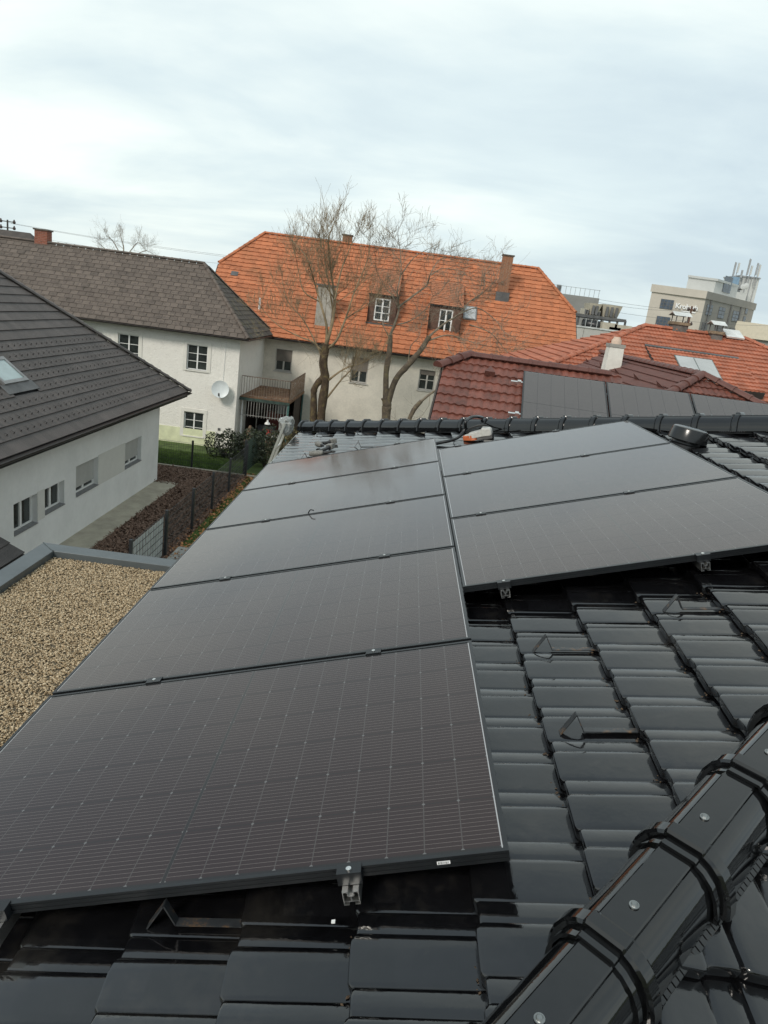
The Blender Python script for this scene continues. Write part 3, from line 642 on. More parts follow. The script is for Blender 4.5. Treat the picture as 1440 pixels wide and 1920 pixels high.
def pebbles(n, region, size, z, layers=.018):
    c = np.stack([rng.uniform(region[0], region[1], n), rng.uniform(region[2], region[3], n), z+rng.uniform(0, layers, n)], 1)
    sc_ = size*rng.lognormal(0, .3, (n, 1))*np.stack([rng.uniform(.8, 1.4, n), rng.uniform(.7, 1.1, n), rng.uniform(.45, .8, n)], 1)
    a = rng.uniform(0, 6.283, n); V = IV[None]*sc_[:, None]*(1+rng.normal(0, .10, (n, len(IV), 1)))
    t = rng.normal(0, .35, n); y = V[..., 1]*np.cos(t)[:, None]-V[..., 2]*np.sin(t)[:, None]; zz_ = V[..., 1]*np.sin(t)[:, None]+V[..., 2]*np.cos(t)[:, None]
    x = V[..., 0]; X = x*np.cos(a)[:, None]-y*np.sin(a)[:, None]; Y = x*np.sin(a)[:, None]+y*np.cos(a)[:, None]
    V = np.stack([X, Y, zz_], 2)+c[:, None]
    F = IF[None]+(np.arange(n)*len(IV))[:, None, None]
    return V.reshape(-1, 3), F.reshape(-1, 3)
V, F = pebbles(56000, (GX0+W_+.01, -.9, 2.9, GY1-W_-.01),   .0108, GS+.003)
me = npmesh('gravel', V, F, peb); shade(me)
place('gravel', me, Matrix(), gar, kind='stuff')

# ================================================================ modern white house on the left
mroof = mat('dark_brown_ribbed_tile', lin((76, 70, 67)), rough=.5, var=.16, scale=1.2, bump=.0012, bscale=90)
MX, MY1, MEZ, MS = -6.90, 26.4, -2.4, .76
mh = thing('house', (-13, 17, Z0), 'modern white rendered house with dark ribbed hip roof and skylight', 'house')
WX, WY1 = -7.6, 25.3
holes = [(14.96, 16.10, -4.76, -3.96), (16.49, 17.6, -4.66, -3.96), (18.31, 19.82, -4.64, -3.74), (21.97, 23.48, -4.62, -3.73)]
mb = MB(); y0 = 8.0
hh = [(a-y0, b-y0, c, d) for a, b, c, d in holes]
wall_holes(mb, (WX, y0, 0), (0, 1, 0), WY1-y0, Z0, MEZ+.3, hh, .20, (-1, 0, 0))
mb.quad((WX, WY1, Z0), (-19, WY1, Z0), (-19, WY1, MEZ+.3), (WX, WY1, MEZ+.3)); mb.quad((-19, WY1, Z0), (-19, y0, Z0), (-19, y0, MEZ+.3), (-19, WY1, MEZ+.3)); mb.quad((WX, y0, Z0), (-19, y0, Z0), (-19, y0, MEZ+.3), (WX, y0, MEZ+.3))
me_w = mb.build('wall', mat('fine_white_render', (.76, .76, .745), rough=.9, var=.06, scale=.8, bump=.0015, bscale=90), mh)
for i, h in enumerate(hh):
    if i < 2:
        window(mh, (WX, y0, 0), (0, 1, 0), (-1, 0, 0), h, depth=.19, fr=.075, rows=1, cols=2, m_frame=white_paint, m_pane=glass_dark, sill=None)
    else:
        window(mh, (WX, y0, 0), (0, 1, 0), (-1, 0, 0), h, depth=.19, fr=.075, rows=1, cols=2, m_frame=white_paint, m_pane=glass_dark, blind=(grey_blind, .22))
    u0, u1, c, d = h
    m = MB(); m.hexa([(WX-.135, y0+u0, c), (WX+.03, y0+u0, c), (WX+.03, y0+u1, c), (WX-.135, y0+u1, c), (WX-.135, y0+u0, c+.035), (WX+.03, y0+u0, c+.02), (WX+.03, y0+u1, c+.02), (WX-.135, y0+u1, c+.035)]); m.build('sill', stone_sill, mh)
# smooth lighter bands between the paired windows
for a, b, c, d in ((16.10, 16.49, -4.72, -3.93), (19.82, 21.97, -4.66, -3.70)):
    m = MB(); m.box(WX-.01, WX+.006, a+.004, b-.004, c, d); m.build('render_band', mat('cream_render_band', (.63, .62, .58), rough=.9, var=.04), mh)
# roof
RXR = -13.6; RZ = MEZ+MS*(MX-RXR)
mb = MB(); e0 = 5.0
mb.quad((MX, e0, MEZ-.05), (MX, MY1, MEZ-.05), (RXR, MY1+(RXR-MX), RZ-.05), (RXR, e0, RZ-.05)); mb.quad((MX, MY1, MEZ-.05), (RXR*2-MX, MY1, MEZ-.05), (RXR, MY1+(RXR-MX), RZ-.05)); mb.quad((RXR*2-MX, e0, MEZ-.05), (RXR*2-MX, MY1, MEZ-.05), (RXR, MY1+(RXR-MX), RZ-.05), (RXR, e0, RZ-.05))
mb.box(RXR*2-MX, MX-.01, e0, MY1-.01, MEZ-.2, MEZ-.14)
mr = mb.build('roof', dark_under, mh)
pr_ = []
for k in range(6):
    b = k*.05; pr_ += [(b, 0), (b+.012, .012), (b+.03, .012), (b+.04, 0)]
pr_.append((.30, 0))
ev = Vector((-1, 0, MS)).normalized(); slope_len = math.hypot(1, MS)*(MX-RXR)
t_m = tile_template(pr_, .38, .022, .022, .03)
def kM(c, u, v):
    x, y = project(c); d = (c-CAM).length
    return d if (-30 < x < 1440) else d+200
hl = (MX-RXR)
lay_tiles(mr, (MX, 0, MEZ), (0, 1, 0), ev, [(e0, 0), (MY1, 0), (MY1-hl, slope_len), (e0, slope_len)], t_m, .30, .355, 0, 0, mroof, nparts=300, key=kM, jit=.0015, skip=lambda u, v: u < 11.5 or (1.6 < v+.2 < 2.75 and 15.75 < u+.15 < 17.2))
lay_tiles(mr, (0, MY1, MEZ), (1, 0, 0), Vector((0, -1, MS)).normalized(), [(MX, 0), (RXR*2-MX, 0), (RXR, slope_len)], t_m, .30, .355, 0, 0, mroof, nparts=0)
ridge_tiles(mr, (MX+.05, MY1+.05, MEZ+.02), (RXR, MY1-hl, RZ+.03), .36, .12, mroof, lift=.0, collar=.014)
ridge_tiles(mr, (RXR, MY1-hl, RZ+.03), (RXR, e0, RZ+.03), .36, .12, mroof)
# eave: gutter and fascia
m = MB(); m.box(MX-.14, MX-.02, e0, MY1, MEZ-.16, MEZ-.03); m.build('fascia', mat('dark_brown_metal', (.035, .03, .028), rough=.45, metal=.3), mh)
brownm = MATS['dark_brown_metal']
def gutter(parent, A, B, r, m_, name='gutter'):
    A, B = Vector(A), Vector(B); d = (B-A).normalized(); sd = d.cross(Vector((0, 0, 1))).normalized(); mb = MB()
    ang = [math.pi+math.pi*i/6 for i in range(7)]
    rg = lambda P, k: [P+sd*r*k*math.cos(a)+Vector((0, 0, r*k*math.sin(a))) for a in ang]
    mb.loft([rg(A, 1)+rg(A, .9)[::-1], rg(B, 1)+rg(B, .9)[::-1]]); return mb.build(name, m_, parent, smooth=40)
gutter(mh, (MX+.07, e0, MEZ-.03), (MX+.07, MY1+.06, MEZ-.03), .075, brownm)
gutter(mh, (MX+.07, MY1+.07, MEZ-.03), (RXR*2-MX, MY1+.07, MEZ-.03), .075, brownm)
# snow hooks on the lower courses
hk = MB(); hk.bar((0, 0, .0), (0, .012, .045), .035, .008, up=(0, -1, 0)); hk.bar((0, .012, .045), (0, .10, .014), .02, .006); hkm = hk.mesh('snow_hook', brownm); fixn(hkm)
eu = Vector((0, 1, 0)); nn = Vector((MS, 0, 1)).normalized(); Mr0 = Matrix(((0, ev.x, nn.x, MX), (1, ev.y, nn.y, 0), (0, ev.z, nn.z, MEZ), (0, 0, 0, 1)))
for j in range(1, 9):
    v = j*.355+.12
    for i in range(40, 88):
        u = i*.30+.15+(.15 if j % 2 else 0)
        if u > MY1-v/math.hypot(1, MS)-.5 or u < 12.6 or (1.5 < v < 2.75 and 15.6 < u < 17.3): continue
        o = bpy.data.objects.new('snow_hook', hkm); COL.objects.link(o); o.parent = mh; o.matrix_basis = WM[mh.name].inverted() @ Mr0 @ Matrix.Translation((u, v, .026))
# skylight
S = lambda u, v, h: Mr0 @ Vector((u, v, h))
m = MB()
for a, b, c, d in ((15.9, 16.0, 1.78, 2.62), (16.95, 17.05, 1.78, 2.62), (16.0, 16.95, 1.78, 1.88), (16.0, 16.95, 2.52, 2.62)):
    m.hexa([S(a, c, 0), S(b, c, 0), S(b, d, 0), S(a, d, 0), S(a, c, .09), S(b, c, .09), S(b, d, .09), S(a, d, .09)])
sk = m.build('skylight', mat('grey_skylight_frame', (.2, .2, .2), rough=.4, metal=.3), mh)
m = MB(); m.hexa([S(16.0, 1.88, .03), S(16.95, 1.88, .03), S(16.95, 2.52, .03), S(16.0, 2.52, .03), S(16.0, 1.88, .07), S(16.95, 1.88, .07), S(16.95, 2.52, .07), S(16.0, 2.52, .07)]); m.build('pane', mat('skylight_glass', (.30, .38, .38), rough=.05, var=.1, spec=.9), sk)
m = MB(); m.hexa([S(15.72, 1.5, .02), S(17.2, 1.5, .02), S(17.2, 1.79, .03), S(15.72, 1.79, .03), S(15.72, 1.5, .04), S(17.2, 1.5, .04), S(17.2, 1.79, .05), S(15.72, 1.79, .05)]); m.build('apron_flashing', leadgrey, sk)
# lean-to porch roof at the near end of the wall
lt = thing('porch_roof', (-7, 11, Z0), 'small dark ribbed porch roof below the white house wall, at the left picture edge', 'roof')
PZ = -4.25; c1 = atZ(36, 1043, PZ); c0 = atZ(0, 1010, PZ+.35)
ptop = Vector((-7.58, 0, PZ+.55)); m = MB()
yl = c1.y+.2
lev = Vector((-(c1.x+7.58), 0, .8)).normalized()*-1; lev = Vector((-1, 0, .55)).normalized()
m.prism([(c1.x, yl, PZ-.03), (c1.x, 8, PZ-.03), (-7.56, 8, PZ-.03+.55*(c1.x+7.56)), (-7.56, yl, PZ-.03+.55*(c1.x+7.56))], (0, 0, -.1)); dk = m.build('deck', dark_under, lt)
lay_tiles(dk, (c1.x, 0, PZ), (0, 1, 0), lev, [(8, 0), (yl, 0), (yl, (c1.x+7.56)*1.141), (8, (c1.x+7.56)*1.141)], t_m, .30, .355, 0, 0, mroof, nparts=60)
gutter(lt, (c1.x+.07, 8, PZ-.02), (c1.x+.07, yl, PZ-.02), .07, brownm)
for yy in (8.4, yl-.3): m = MB(); m.box(c1.x-.25, c1.x-.13, yy-.06, yy+.06, Z0, PZ-.05); m.build('post', brownm, lt)

# ================================================================ fence
fmat = mat('anthracite_fence', (.02, .023, .026), rough=.5, var=.15); greenf = mat('green_wire', (.03, .05, .04), rough=.5)
FX = -4.72
fence = thing('mesh_fence', (FX, 20, Z0), 'anthracite wire mesh fence running along the bark bed towards the camera', 'fence')
fy = [14.9, 17.55, 20.1, 22.45, 24.85, 27.75]
def mesh_panel(parent, A, B, h, m_, step=.10, dz=.20, r=.0035):
    A, B = Vector(A), Vector(B); d = (B-A); L = d.length; d.normalize(); mb = MB()
    for i in range(int(L/step)+1):
        p = A+d*min(L, i*step); mb.bar(p, p+Vector((0, 0, h)), r*2, r*2, up=d)
    for k in range(int(h/dz)+1): mb.bar(A+Vector((0, 0, .03+k*dz)), B+Vector((0, 0, .03+k*dz)), r*3, r*2.4)
    return mb.build('wire_panel', m_, parent)
for i, y in enumerate(fy):
    m = MB(); m.box(FX-.035, FX+.035, y-.045, y+.045, Z0, Z0+1.36); m.box(FX-.038, FX+.038, y-.048, y+.048, Z0+1.36, Z0+1.375); m.build('post', fmat, fence)
    if i: mesh_panel(fence, (FX-.02, fy[i-1]+.05, Z0+.05), (FX-.02, y-.05, Z0+.05), 1.22, fmat)
white_strip = mat('pale_privacy_strip', (.66, .71, .71), rough=.5, var=.1)
psn = thing('privacy_screen', (FX+.02, 16.2, Z0), 'pale privacy slats woven into the near bays of the mesh fence', 'screen')
n_ = int((17.48-14.95)/.10)
for bay in ((14.97, 17.48),):
    for i in range(n_):
        yv = bay[0]+i*.10; m = MB(); m.box(FX-.06+.008*(i % 2), FX-.058+.008*(i % 2), yv+.006, yv+.088, Z0+.06, Z0+1.2); m.build('slat', white_strip, psn)
m = None
# cross fence in front of the old house
f2 = thing('garden_fence', (-8, 27.85, Z0), 'green wire mesh garden fence in front of the old white house', 'fence')
for x in (-12, -9.5, -7.02):
    m = MB(); m.box(x-.035, x+.035, 27.83, 27.9, Z0, Z0+1.2); m.build('post', fmat, f2)
mesh_panel(f2, (-12, 27.86, Z0+.05), (-4.75, 27.86, Z0+.05), 1.0, fmat, step=.10, dz=.25, r=.003)
f3 = thing('wire_gate', (-4.85, 29.5, Z0), 'dark green wire mesh gate leaning beside the hedge at the fence corner', 'gate')
mesh_panel(f3, (-4.85, 27.9, Z0+.05), (-4.75, 31.8, Z0+.05), 1.35, greenf, step=.05, dz=.10, r=.005)
for y in (27.95, 31.8): m = MB(); m.box(-4.88, -4.79, y-.045, y+.045, Z0, Z0+1.5); m.build('post', fmat, f3)

# ---------------------------------------------------------------- leafy plants
def leaf_mass(name, parent, centre, rad, n, size, m_, dens=.35):
    V = []; F = []
    for i in range(n):
        while True:
            p = rng.uniform(-1, 1, 3)
            if p@p <= 1: break
        k = (p@p)**.5; p = p/max(k, .01)*(k**dens)
        c = [centre[i_]+p[i_]*rad[i_]*(1+.25*math.sin(5*p[0]+3*p[1])) for i_ in range(3)]
        a = rng.normal(0, 1, 3); a /= np.linalg.norm(a); b = np.cross(a, rng.normal(0, 1, 3)); b /= np.linalg.norm(b); s = size*rng.uniform(.6, 1.4); o = len(V); c = np.array(c)
        if c[2] < Z0+.03: c[2] = Z0+.03+rng.uniform(0, .05)
        V += [tuple(c-a*s), tuple(c-b*s*.45), tuple(c+a*s), tuple(c+b*s*.45)]; F.append((o, o+1, o+2, o+3))
    return place(name, npmesh(name, V, F, m_), Matrix(), parent)
evg = mat('dark_evergreen_leaf', (.022, .032, .014), rough=.6, var=.6, scale=7, col2=(.07, .085, .035), amt=.4)
for i, (x, y, rx, rz, lb) in enumerate(((-6.35, 30.6, .75, .62, 'dark evergreen shrub nearest the lower window behind the garden fence'), (-5.45, 31.0, .7, .66, 'dark evergreen shrub at the corner of the old house'), (-4.35, 29.8, .75, .9, 'tall dark evergreen shrub behind the wire gate'), (-3.6, 31.4, .8, .75, 'loose brownish shrub beside the black roof gutter'))):
    s_ = thing('shrub', (x, y, Z0), lb, 'shrub', 'shrubs at the garden corner')
    leaf_mass('foliage', s_, (x, y, Z0+rz), (rx, .6, rz), 1700, .06, evg if i < 3 else mat('dry_brown_leaf', (.10, .085, .035), rough=.8, var=.5, scale=9))
    m = MB()
    for k in range(6): a = k*1.05; m.tube([(x, y, Z0), (x+.3*math.cos(a)*rx, y+.25*math.sin(a), Z0+rz*.8), (x+.8*math.cos(a)*rx, y+.45*math.sin(a), Z0+rz*1.5)], [.02, .012, .004], 5)
    m.build('stem', mat('shrub_stem', (.05, .038, .025), rough=.9), s_)

# ================================================================ old white house
oldpl = mat('rough_old_plaster', (.77, .745, .69), rough=.95, var=.05, scale=3.5, bump=.03, bscale=16, fine=1.2)
OX, OY = -6.41, 32.6; OE = -.52; OW = 12.5
oh = thing('house', (-12, 36, Z0), 'old two storey house with rough white plaster and dark grey slate hip roof', 'house')
def hole_px(pts, Y): q = [atY(x, y, Y) for x, y in pts]; xs = sorted(p.x for p in q); zs = sorted(p.z for p in q); n = len(q)//2; return (sum(xs[:n])/n, sum(xs[n:])/n, sum(zs[:n])/n, sum(zs[n:])/n)
hA = hole_px([(223, 625), (262, 629), (258, 681), (219, 677)], OY); hB = hole_px([(352, 645), (391, 649), (387, 696), (348, 692)], OY); hC = hole_px([(346, 771), (383, 775), (379, 819), (343, 815)], OY)
x0 = OX-OW; oholes = [(a-x0, b-x0, c, d) for a, b, c, d in (hA, hB, hC)]
mb = MB(); wall_holes(mb, (x0, OY, 0), (1, 0, 0), OW, Z0, OE+.15, oholes, .22, (0, 1, 0))
mb.quad((OX, OY, Z0), (OX, OY+6.2, Z0), (OX, OY+6.2, OE+.15), (OX, OY, OE+.15)); mb.quad((x0, OY, Z0), (x0, OY+6.2, Z0), (x0, OY+6.2, OE+.15), (x0, OY, OE+.15)); mb.quad((x0, OY+6.2, Z0), (OX, OY+6.2, Z0), (OX, OY+6.2, OE+.15), (x0, OY+6.2, OE+.15))
mb.build('wall', oldpl, oh)
smoothp = mat('smooth_plaster_surround', (.72, .70, .64), rough=.9, var=.06)
for i, h in enumerate(oholes):
    wn = window(oh, (x0, OY, 0), (1, 0, 0), (0, 1, 0), h, depth=.13, fr=.05, mull=.024, rows=3, cols=2, m_frame=white_paint, m_pane=glass_dark, sill=(smoothp, .05))
    u0, u1, c, d = h; m = MB()
    for a, b, e_, f_ in ((u0-.16, u0, c-.06, d+.16), (u1, u1+.16, c-.06, d+.16), (u0, u1, d, d+.16)): m.box(x0+a, x0+b, OY-.025, OY+.002, e_, f_)
    m.build('surround', smoothp, wn)
m = MB(); m.box(x0, OX-.9, OY-.02, OY+.003, Z0, Z0+.75); m.build('plinth', mat('pale_yellow_plinth', (.66, .68, .46), rough=.9, var=.1, scale=3), oh)
m = MB(); p = atY(412, 805, OY); m.box(p.x-.09, p.x+.03, OY-.02, OY+.01, p.z-.06, p.z+.06); m.build('vent_grille', leadgrey, oh)
# roof
ox, oy = OX+.45, OY-.5; RG = 3.05; ORZ = OE+RG*1.01
slate = mat('dark_grey_slate', lin((87, 78, 71)), rough=.8, var=.26, scale=4.5, bump=.003, bscale=25, fine=1.1)
mb = MB(); lx0 = OX-OW-.4
mb.quad((lx0, oy, OE-.05), (ox, oy, OE-.05), (ox-RG, oy+RG, ORZ-.05), (lx0, oy+RG, ORZ-.05)); mb.quad((ox, oy, OE-.05), (ox, oy+2*RG+1, OE-.05), (ox-RG, oy+RG+1, ORZ-.05), (ox-RG, oy+RG, ORZ-.05)); mb.quad((lx0, oy+2*RG, OE-.05), (ox, oy+2*RG, OE-.05), (ox-RG, oy+RG, ORZ-.05), (lx0, oy+RG, ORZ-.05)); mb.quad((lx0, oy, OE-.06), (ox, oy, OE-.06), (ox, oy+2*RG, OE-.06), (lx0, oy+2*RG, OE-.06))
orf = mb.build('roof', dark_under, oh)
sl_o = math.hypot(RG, ORZ-OE); t_o = tile_template([(.008, 0), (.06, .006), (.352, .006)], .34, .016, .018, .022)
evo = Vector((0, RG, ORZ-OE)).normalized()
t_o = ([(.012, .05, .022), (.085, 0, .024), (.352, 0, .024), (.352, .34, 0), (.012, .34, 0), (.012, .05, .004), (.085, 0, .004), (.352, 0, .004)], [(0, 1, 2, 3, 4), (5, 6, 1, 0), (6, 7, 2, 1)])
tile_tone(slate, (0, oy, OE), (1, 0, 0), .36, evo, .262, bond=.18, lo=.84, hi=1.16)
tile_tone(mroof, (MX, 0, MEZ), (0, 1, 0), .30, ev, .355, lo=.88, hi=1.12)
def kO(c, u, v): x, y = project(c); return (c-CAM).length+(0 if x > -20 else 100)
lay_tiles(orf, (0, oy, OE), (1, 0, 0), evo, [(lx0, 0), (ox, 0), (ox-RG, sl_o), (lx0, sl_o)], t_o, .36, .262, 0, 0, slate, nparts=230, bond=.18, key=kO, jit=.006, skip=lambda u, v: u < -20.5)
lay_tiles(orf, (ox, 0, OE), (0, 1, 0), Vector((-RG, 0, ORZ-OE)).normalized(), [(oy, 0), (oy+2*RG+.6, 0), (oy+RG+.3, sl_o)], t_o, .36, .262, 0, 0, mat('mossy_grey_slate', lin((86, 82, 76)), rough=.85, var=.25, scale=2.2, col2=lin((112, 106, 70)), amt=.42, bump=.003, bscale=25), nparts=60, bond=.18, jit=.005)
ridge_tiles(orf, (ox+.03, oy-.03, OE+.03), (ox-RG, oy+RG, ORZ+.03), .4, .09, slate); ridge_tiles(orf, (lx0, oy+RG, ORZ+.03), (ox-RG, oy+RG, ORZ+.03), .4, .1, slate)
ridge_tiles(orf, (ox, oy+2*RG+.5, OE+.03), (ox-RG, oy+RG, ORZ+.03), .4, .09, slate)
gutter(oh, (lx0, oy-.06, OE-.03), (ox+.06, oy-.06, OE-.03), .065, brownm); gutter(oh, (ox+.06, oy, OE-.03), (ox+.06, oy+5.6, OE-.03), .065, brownm)
# brick chimney behind the ridge
brickm = mat('red_brick', lin((126, 78, 62)), rough=.9, var=.35, scale=6, fine=1.2); mort = mat('mortar', (.38, .35, .31), rough=1, var=.2)
def brick_chimney(parent, x, y, z0, z1, wx, wy, cap=True, name='chimney', bm_=brickm):
    m = MB(); m.box(x-wx/2+.008, x+wx/2-.008, y-wy/2+.008, y+wy/2-.008, z0, z1); c = m.build(name, mort, parent); row = 0; z = z0
    while z < z1-.05:
        for side in range(2):
            n = max(2, round((wx if side == 0 else wy)/.24)); L = (wx if side == 0 else wy)/n
            for i in range(n):
                a = -(wx if side == 0 else wy)/2+i*L; off = L/2 if row % 2 else 0
                segs = [(a+off, a+off+L)]
                if off and i == 0: segs.append((a, a+off))
                for s, e_ in segs:
                    e_ = min(e_, (wx if side == 0 else wy)/2)
                    if e_-s < .03: continue
                    b = MB()
                    if side == 0: b.box(x+s+.006, x+e_-.006, y-wy/2-.002, y-wy/2+.03, z+.005, z+.07)
                    else: b.box(x+wx/2-.03 if x < CAM.x else x-wx/2-.002, x+wx/2+.002 if x < CAM.x else x-wx/2+.03, y+s+.006, y+e_-.006, z+.005, z+.07)
                    b.build('brick', bm_, c)
        z += .075; row += 1
    if cap: m = MB(); m.box(x-wx/2-.05, x+wx/2+.05, y-wy/2-.05, y+wy/2+.05, z1, z1+.07); m.build('cap', mat('dark_chimney_cap', (.10, .085, .07), rough=.9, var=.3, scale=9), c)
    return c
p = atY(82, 455, oy+RG+.2); pt = atY(82, 433, oy+RG+.2); brick_chimney(oh, p.x, oy+RG+.15, p.z-.5, pt.z, .62, .5)
# satellite dish and cable
dc = atY(413, 730, OY-.35)
dish = thing('satellite_dish', (dc.x, OY, dc.z), 'pale round satellite dish on the corner of the old white house', 'satellite dish')
ax = Vector((.12, -1, .18)).normalized(); m = MB(); lathe(m, dc, ax, [(.05, -.055), (.2, -.045), (.32, -.02), (.40, .02), (.405, .025), (.40, .032), (.31, -.008), (.19, -.034), (.04, -.045)], 28); m.build('reflector', mat('dish_white', (.62, .66, .66), rough=.45, var=.08), dish, smooth=50)
m = MB(); m.tube([dc-ax*.05, Vector((dc.x, OY, dc.z-.1))], .025, 8); m.build('mount', leadgrey, dish)
m = MB(); m.tube([dc-Vector((0, 0, .38))+ax*.02, dc+ax*.38-Vector((0, 0, .32))], .014, 6); m.build('feed_arm', leadgrey, dish)
m = MB(); m.tube([dc+ax*.36-Vector((0, 0, .32)), dc+ax*.45-Vector((0, 0, .22))], .04, 8); m.build('receiver', leadgrey, dish)
m = MB(); m.tube([(dc.x+.02, OY-.015, dc.z+.2), (dc.x+.06, OY-.015, OE)], .012, 5); m.build('cable', white_paint, dish)
# balcony
bal = thing('balcony', (-5.2, 35.3, Z0), 'weathered balcony with rusty floor and iron railing between the two old houses', 'balcony')
bx0, bx1, by0, by1, bz = OX+.01, -4.0, 33.2, 38.3, -3.28
rustm = mat('rusty_iron', (.16, .11, .075), rough=.8, var=.4, scale=12, col2=(.22, .22, .2), amt=.5); teal = mat('teal_painted_steel', (.05, .13, .12), rough=.6, var=.3, scale=8)
m = MB(); m.box(bx0, bx1, by0, by1, bz-.12, bz); m.build('floor_slab', mat('rusty_balcony_floor', (.17, .085, .045), rough=.95, var=.4, scale=3, col2=(.30, .20, .11), amt=.5, bump=.01, bscale=20), bal)
def railing(A, B, h, n, m_, name='railing'):
    A, B = Vector(A), Vector(B); t = MB(); t.bar(A+Vector((0, 0, h)), B+Vector((0, 0, h)), .05, .03); t.bar(A+Vector((0, 0, .08)), B+Vector((0, 0, .08)), .03, .02); o = t.build(name, m_, bal)
    for i in range(n+1): q = A+(B-A)*i/n; b = MB(); b.bar(q, q+Vector((0, 0, h)), .018, .018, up=(1, 0, 0)); b.build('baluster', m_, o)
railing((bx0+.05, by0+.03, bz), (bx1-.03, by0+.03, bz), .98, 19, rustm); railing((bx1-.03, by0+.03, bz), (bx1-.03, by1-.1, bz), .98, 34, rustm)
railing((bx0+.05, by0+.03, bz-.95), (bx1-.1, by0+.03, bz-.95), .78, 17, mat('pale_grey_iron', (.32, .31, .29), rough=.7, var=.3), 'lower_railing')
m = MB(); m.box(bx0, bx1+.02, by0-.03, by0+.0, bz-.16, bz-.03); m.build('edge_beam', mat('dark_green_beam', (.035, .06, .05), rough=.8, var=.4, scale=8), bal)
for x, y in ((bx1-.04, by0+.05), (bx1-.04, by1-.3)): m = MB(); m.box(x-.045, x+.045, y-.045, y+.045, Z0, bz-.12); m.build('post', teal, bal)
m = MB(); m.box(bx0+.1, bx0+.18, by0+.1, by0+.18, Z0, bz-.12); m.build('post', white_paint, bal)
shade_dark = mat('under_balcony_shade', (.035, .022, .016), rough=.9, var=.4, scale=5)  # dark sheets added below the balcony, painting in the shade under it
for i in range(16): x = bx0+.1+i*.145; m = MB(); m.box(x, x+.138, 37.4, 37.43, Z0, bz-.13); m.build('shade_back_board', shade_dark, bal)
for i in range(10): y = 34.9+i*.25; m = MB(); m.box(bx0+.012, bx0+.04, y, y+.243, Z0, bz-.13); m.build('shade_side_board', shade_dark, bal)
for i in range(12): y = 35.2+i*.18; m = MB(); m.box(bx1-.07, bx1-.045, y, y+.172, Z0, bz-.13); m.build('shade_side_board', shade_dark, bal)
# downpipe at the inner corner
dp = atY(489, 650, 38.3); m = MB(); m.tube([(dp.x, 38.3, OE-.2), (dp.x, 38.3, Z0)], .05, 8); m.build('downpipe', mat('grey_downpipe', (.33, .31, .28), rough=.6, var=.2), oh, smooth=True)
# things kept under the balcony
parasol = thing('covered_parasol', (-5.72, 32.9, Z0), 'closed parasol under a brown cover beside the house corner', 'parasol')
m = MB(); lathe(m, (-5.72, 32.9, Z0), (0, 0, 1), [(.16, .12), (.27, .3), (.25, .6), (.16, .95), (.05, 1.22)], 10); m.build('cover', mat('brown_cover', (.13, .085, .055), rough=.9, var=.3, scale=6), parasol, smooth=60)
m = MB(); lathe(m, (-5.72, 32.9, Z0), (0, 0, 1), [(.3, 0), (.3, .06), (.05, .1), (.03, .2)], 12); m.build('foot', leadgrey, parasol)
tb = thing('garden_table', (-4.8, 33.7, Z0), 'pale garden table under the balcony', 'table'); m = MB(); m.box(-5.35, -4.35, 33.4, 34.1, Z0+.68, Z0+.72); m.build('top', mat('pale_table_top', (.45, .44, .43), rough=.6), tb)
for x in (-5.3, -4.4):
    for y in (33.45, 34.05): m = MB(); m.box(x-.02, x+.02, y-.02, y+.02, Z0, Z0+.68); m.build('leg', leadgrey, tb)
def crate(nm, x, y, z, w_, d_, h_, col, lb, cat_):
    o = thing(nm, (x, y, z), lb, cat_); mm = mat(nm+'_paint_%d' % len(MATS), col, rough=.7, var=.25, scale=5); m = MB(); m.box(x-w_/2, x+w_/2, y-d_/2, y+d_/2, z, z+h_); m.build('body', mm, o, bevel=.02); m = MB(); m.box(x-w_/2-.02, x+w_/2+.02, y-d_/2-.02, y+d_/2+.02, z+h_, z+h_+.04); m.build('lid', mm, o)
crate('storage_box', -4.45, 33.6, Z0, .5, .4, .6, (.02, .025, .05), 'dark blue storage box under the balcony', 'box')
crate('storage_box', -5.25, 34.6, Z0, .8, .5, .95, (.05, .05, .055), 'dark grey storage cabinet behind the garden table', 'cabinet')
crate('toolbox', -5.05, 33.7, Z0+.72, .35, .25, .22, (.35, .05, .04), 'red box standing on the pale garden table', 'box')
crate('storage_box', -4.95, 36.2, Z0, 1.2, .5, 1.5, (.16, .04, .03), 'tall red brown cupboard against the wall under the balcony', 'cupboard')
crate('wall_cabinet', -4.75, 35.9, Z0+1.5, .5, .3, .55, (.33, .36, .37), 'pale grey box on top of the red brown cupboard', 'box')
lampo = thing('hanging_lamp', (-5.0, 33.4, bz-1.2), 'small white enamel lamp hanging under the balcony', 'lamp'); m = MB(); lathe(m, (-5.0, 33.4, bz-1.22), (0, 0, 1), [(.15, 0), (.12, .07), (.05, .12), (.04, .2), (.015, .24)], 14); m.build('shade', white_paint, lampo, smooth=50); m = MB(); m.tube([(-5.0, 33.4, bz-1.0), (-5.0, 33.4, bz-.12)], .008, 5); m.build('cord', black_plastic, lampo)
pf = thing('picket_fence', (-4.2, 32.2, Z0), 'low wooden picket fence in front of the balcony', 'fence')
for i in range(14): x = -4.95+i*.11; m = MB(); m.box(x, x+.06, 32.3, 32.32, Z0, Z0+.75); m.build('picket', mat('weathered_wood', (.15, .11, .08), rough=.9, var=.3, scale=6), pf)
m = MB(); m.box(-4.95, -3.4, 32.325, 32.36, Z0+.6, Z0+.66); m.build('rail', MATS['weathered_wood'], pf)
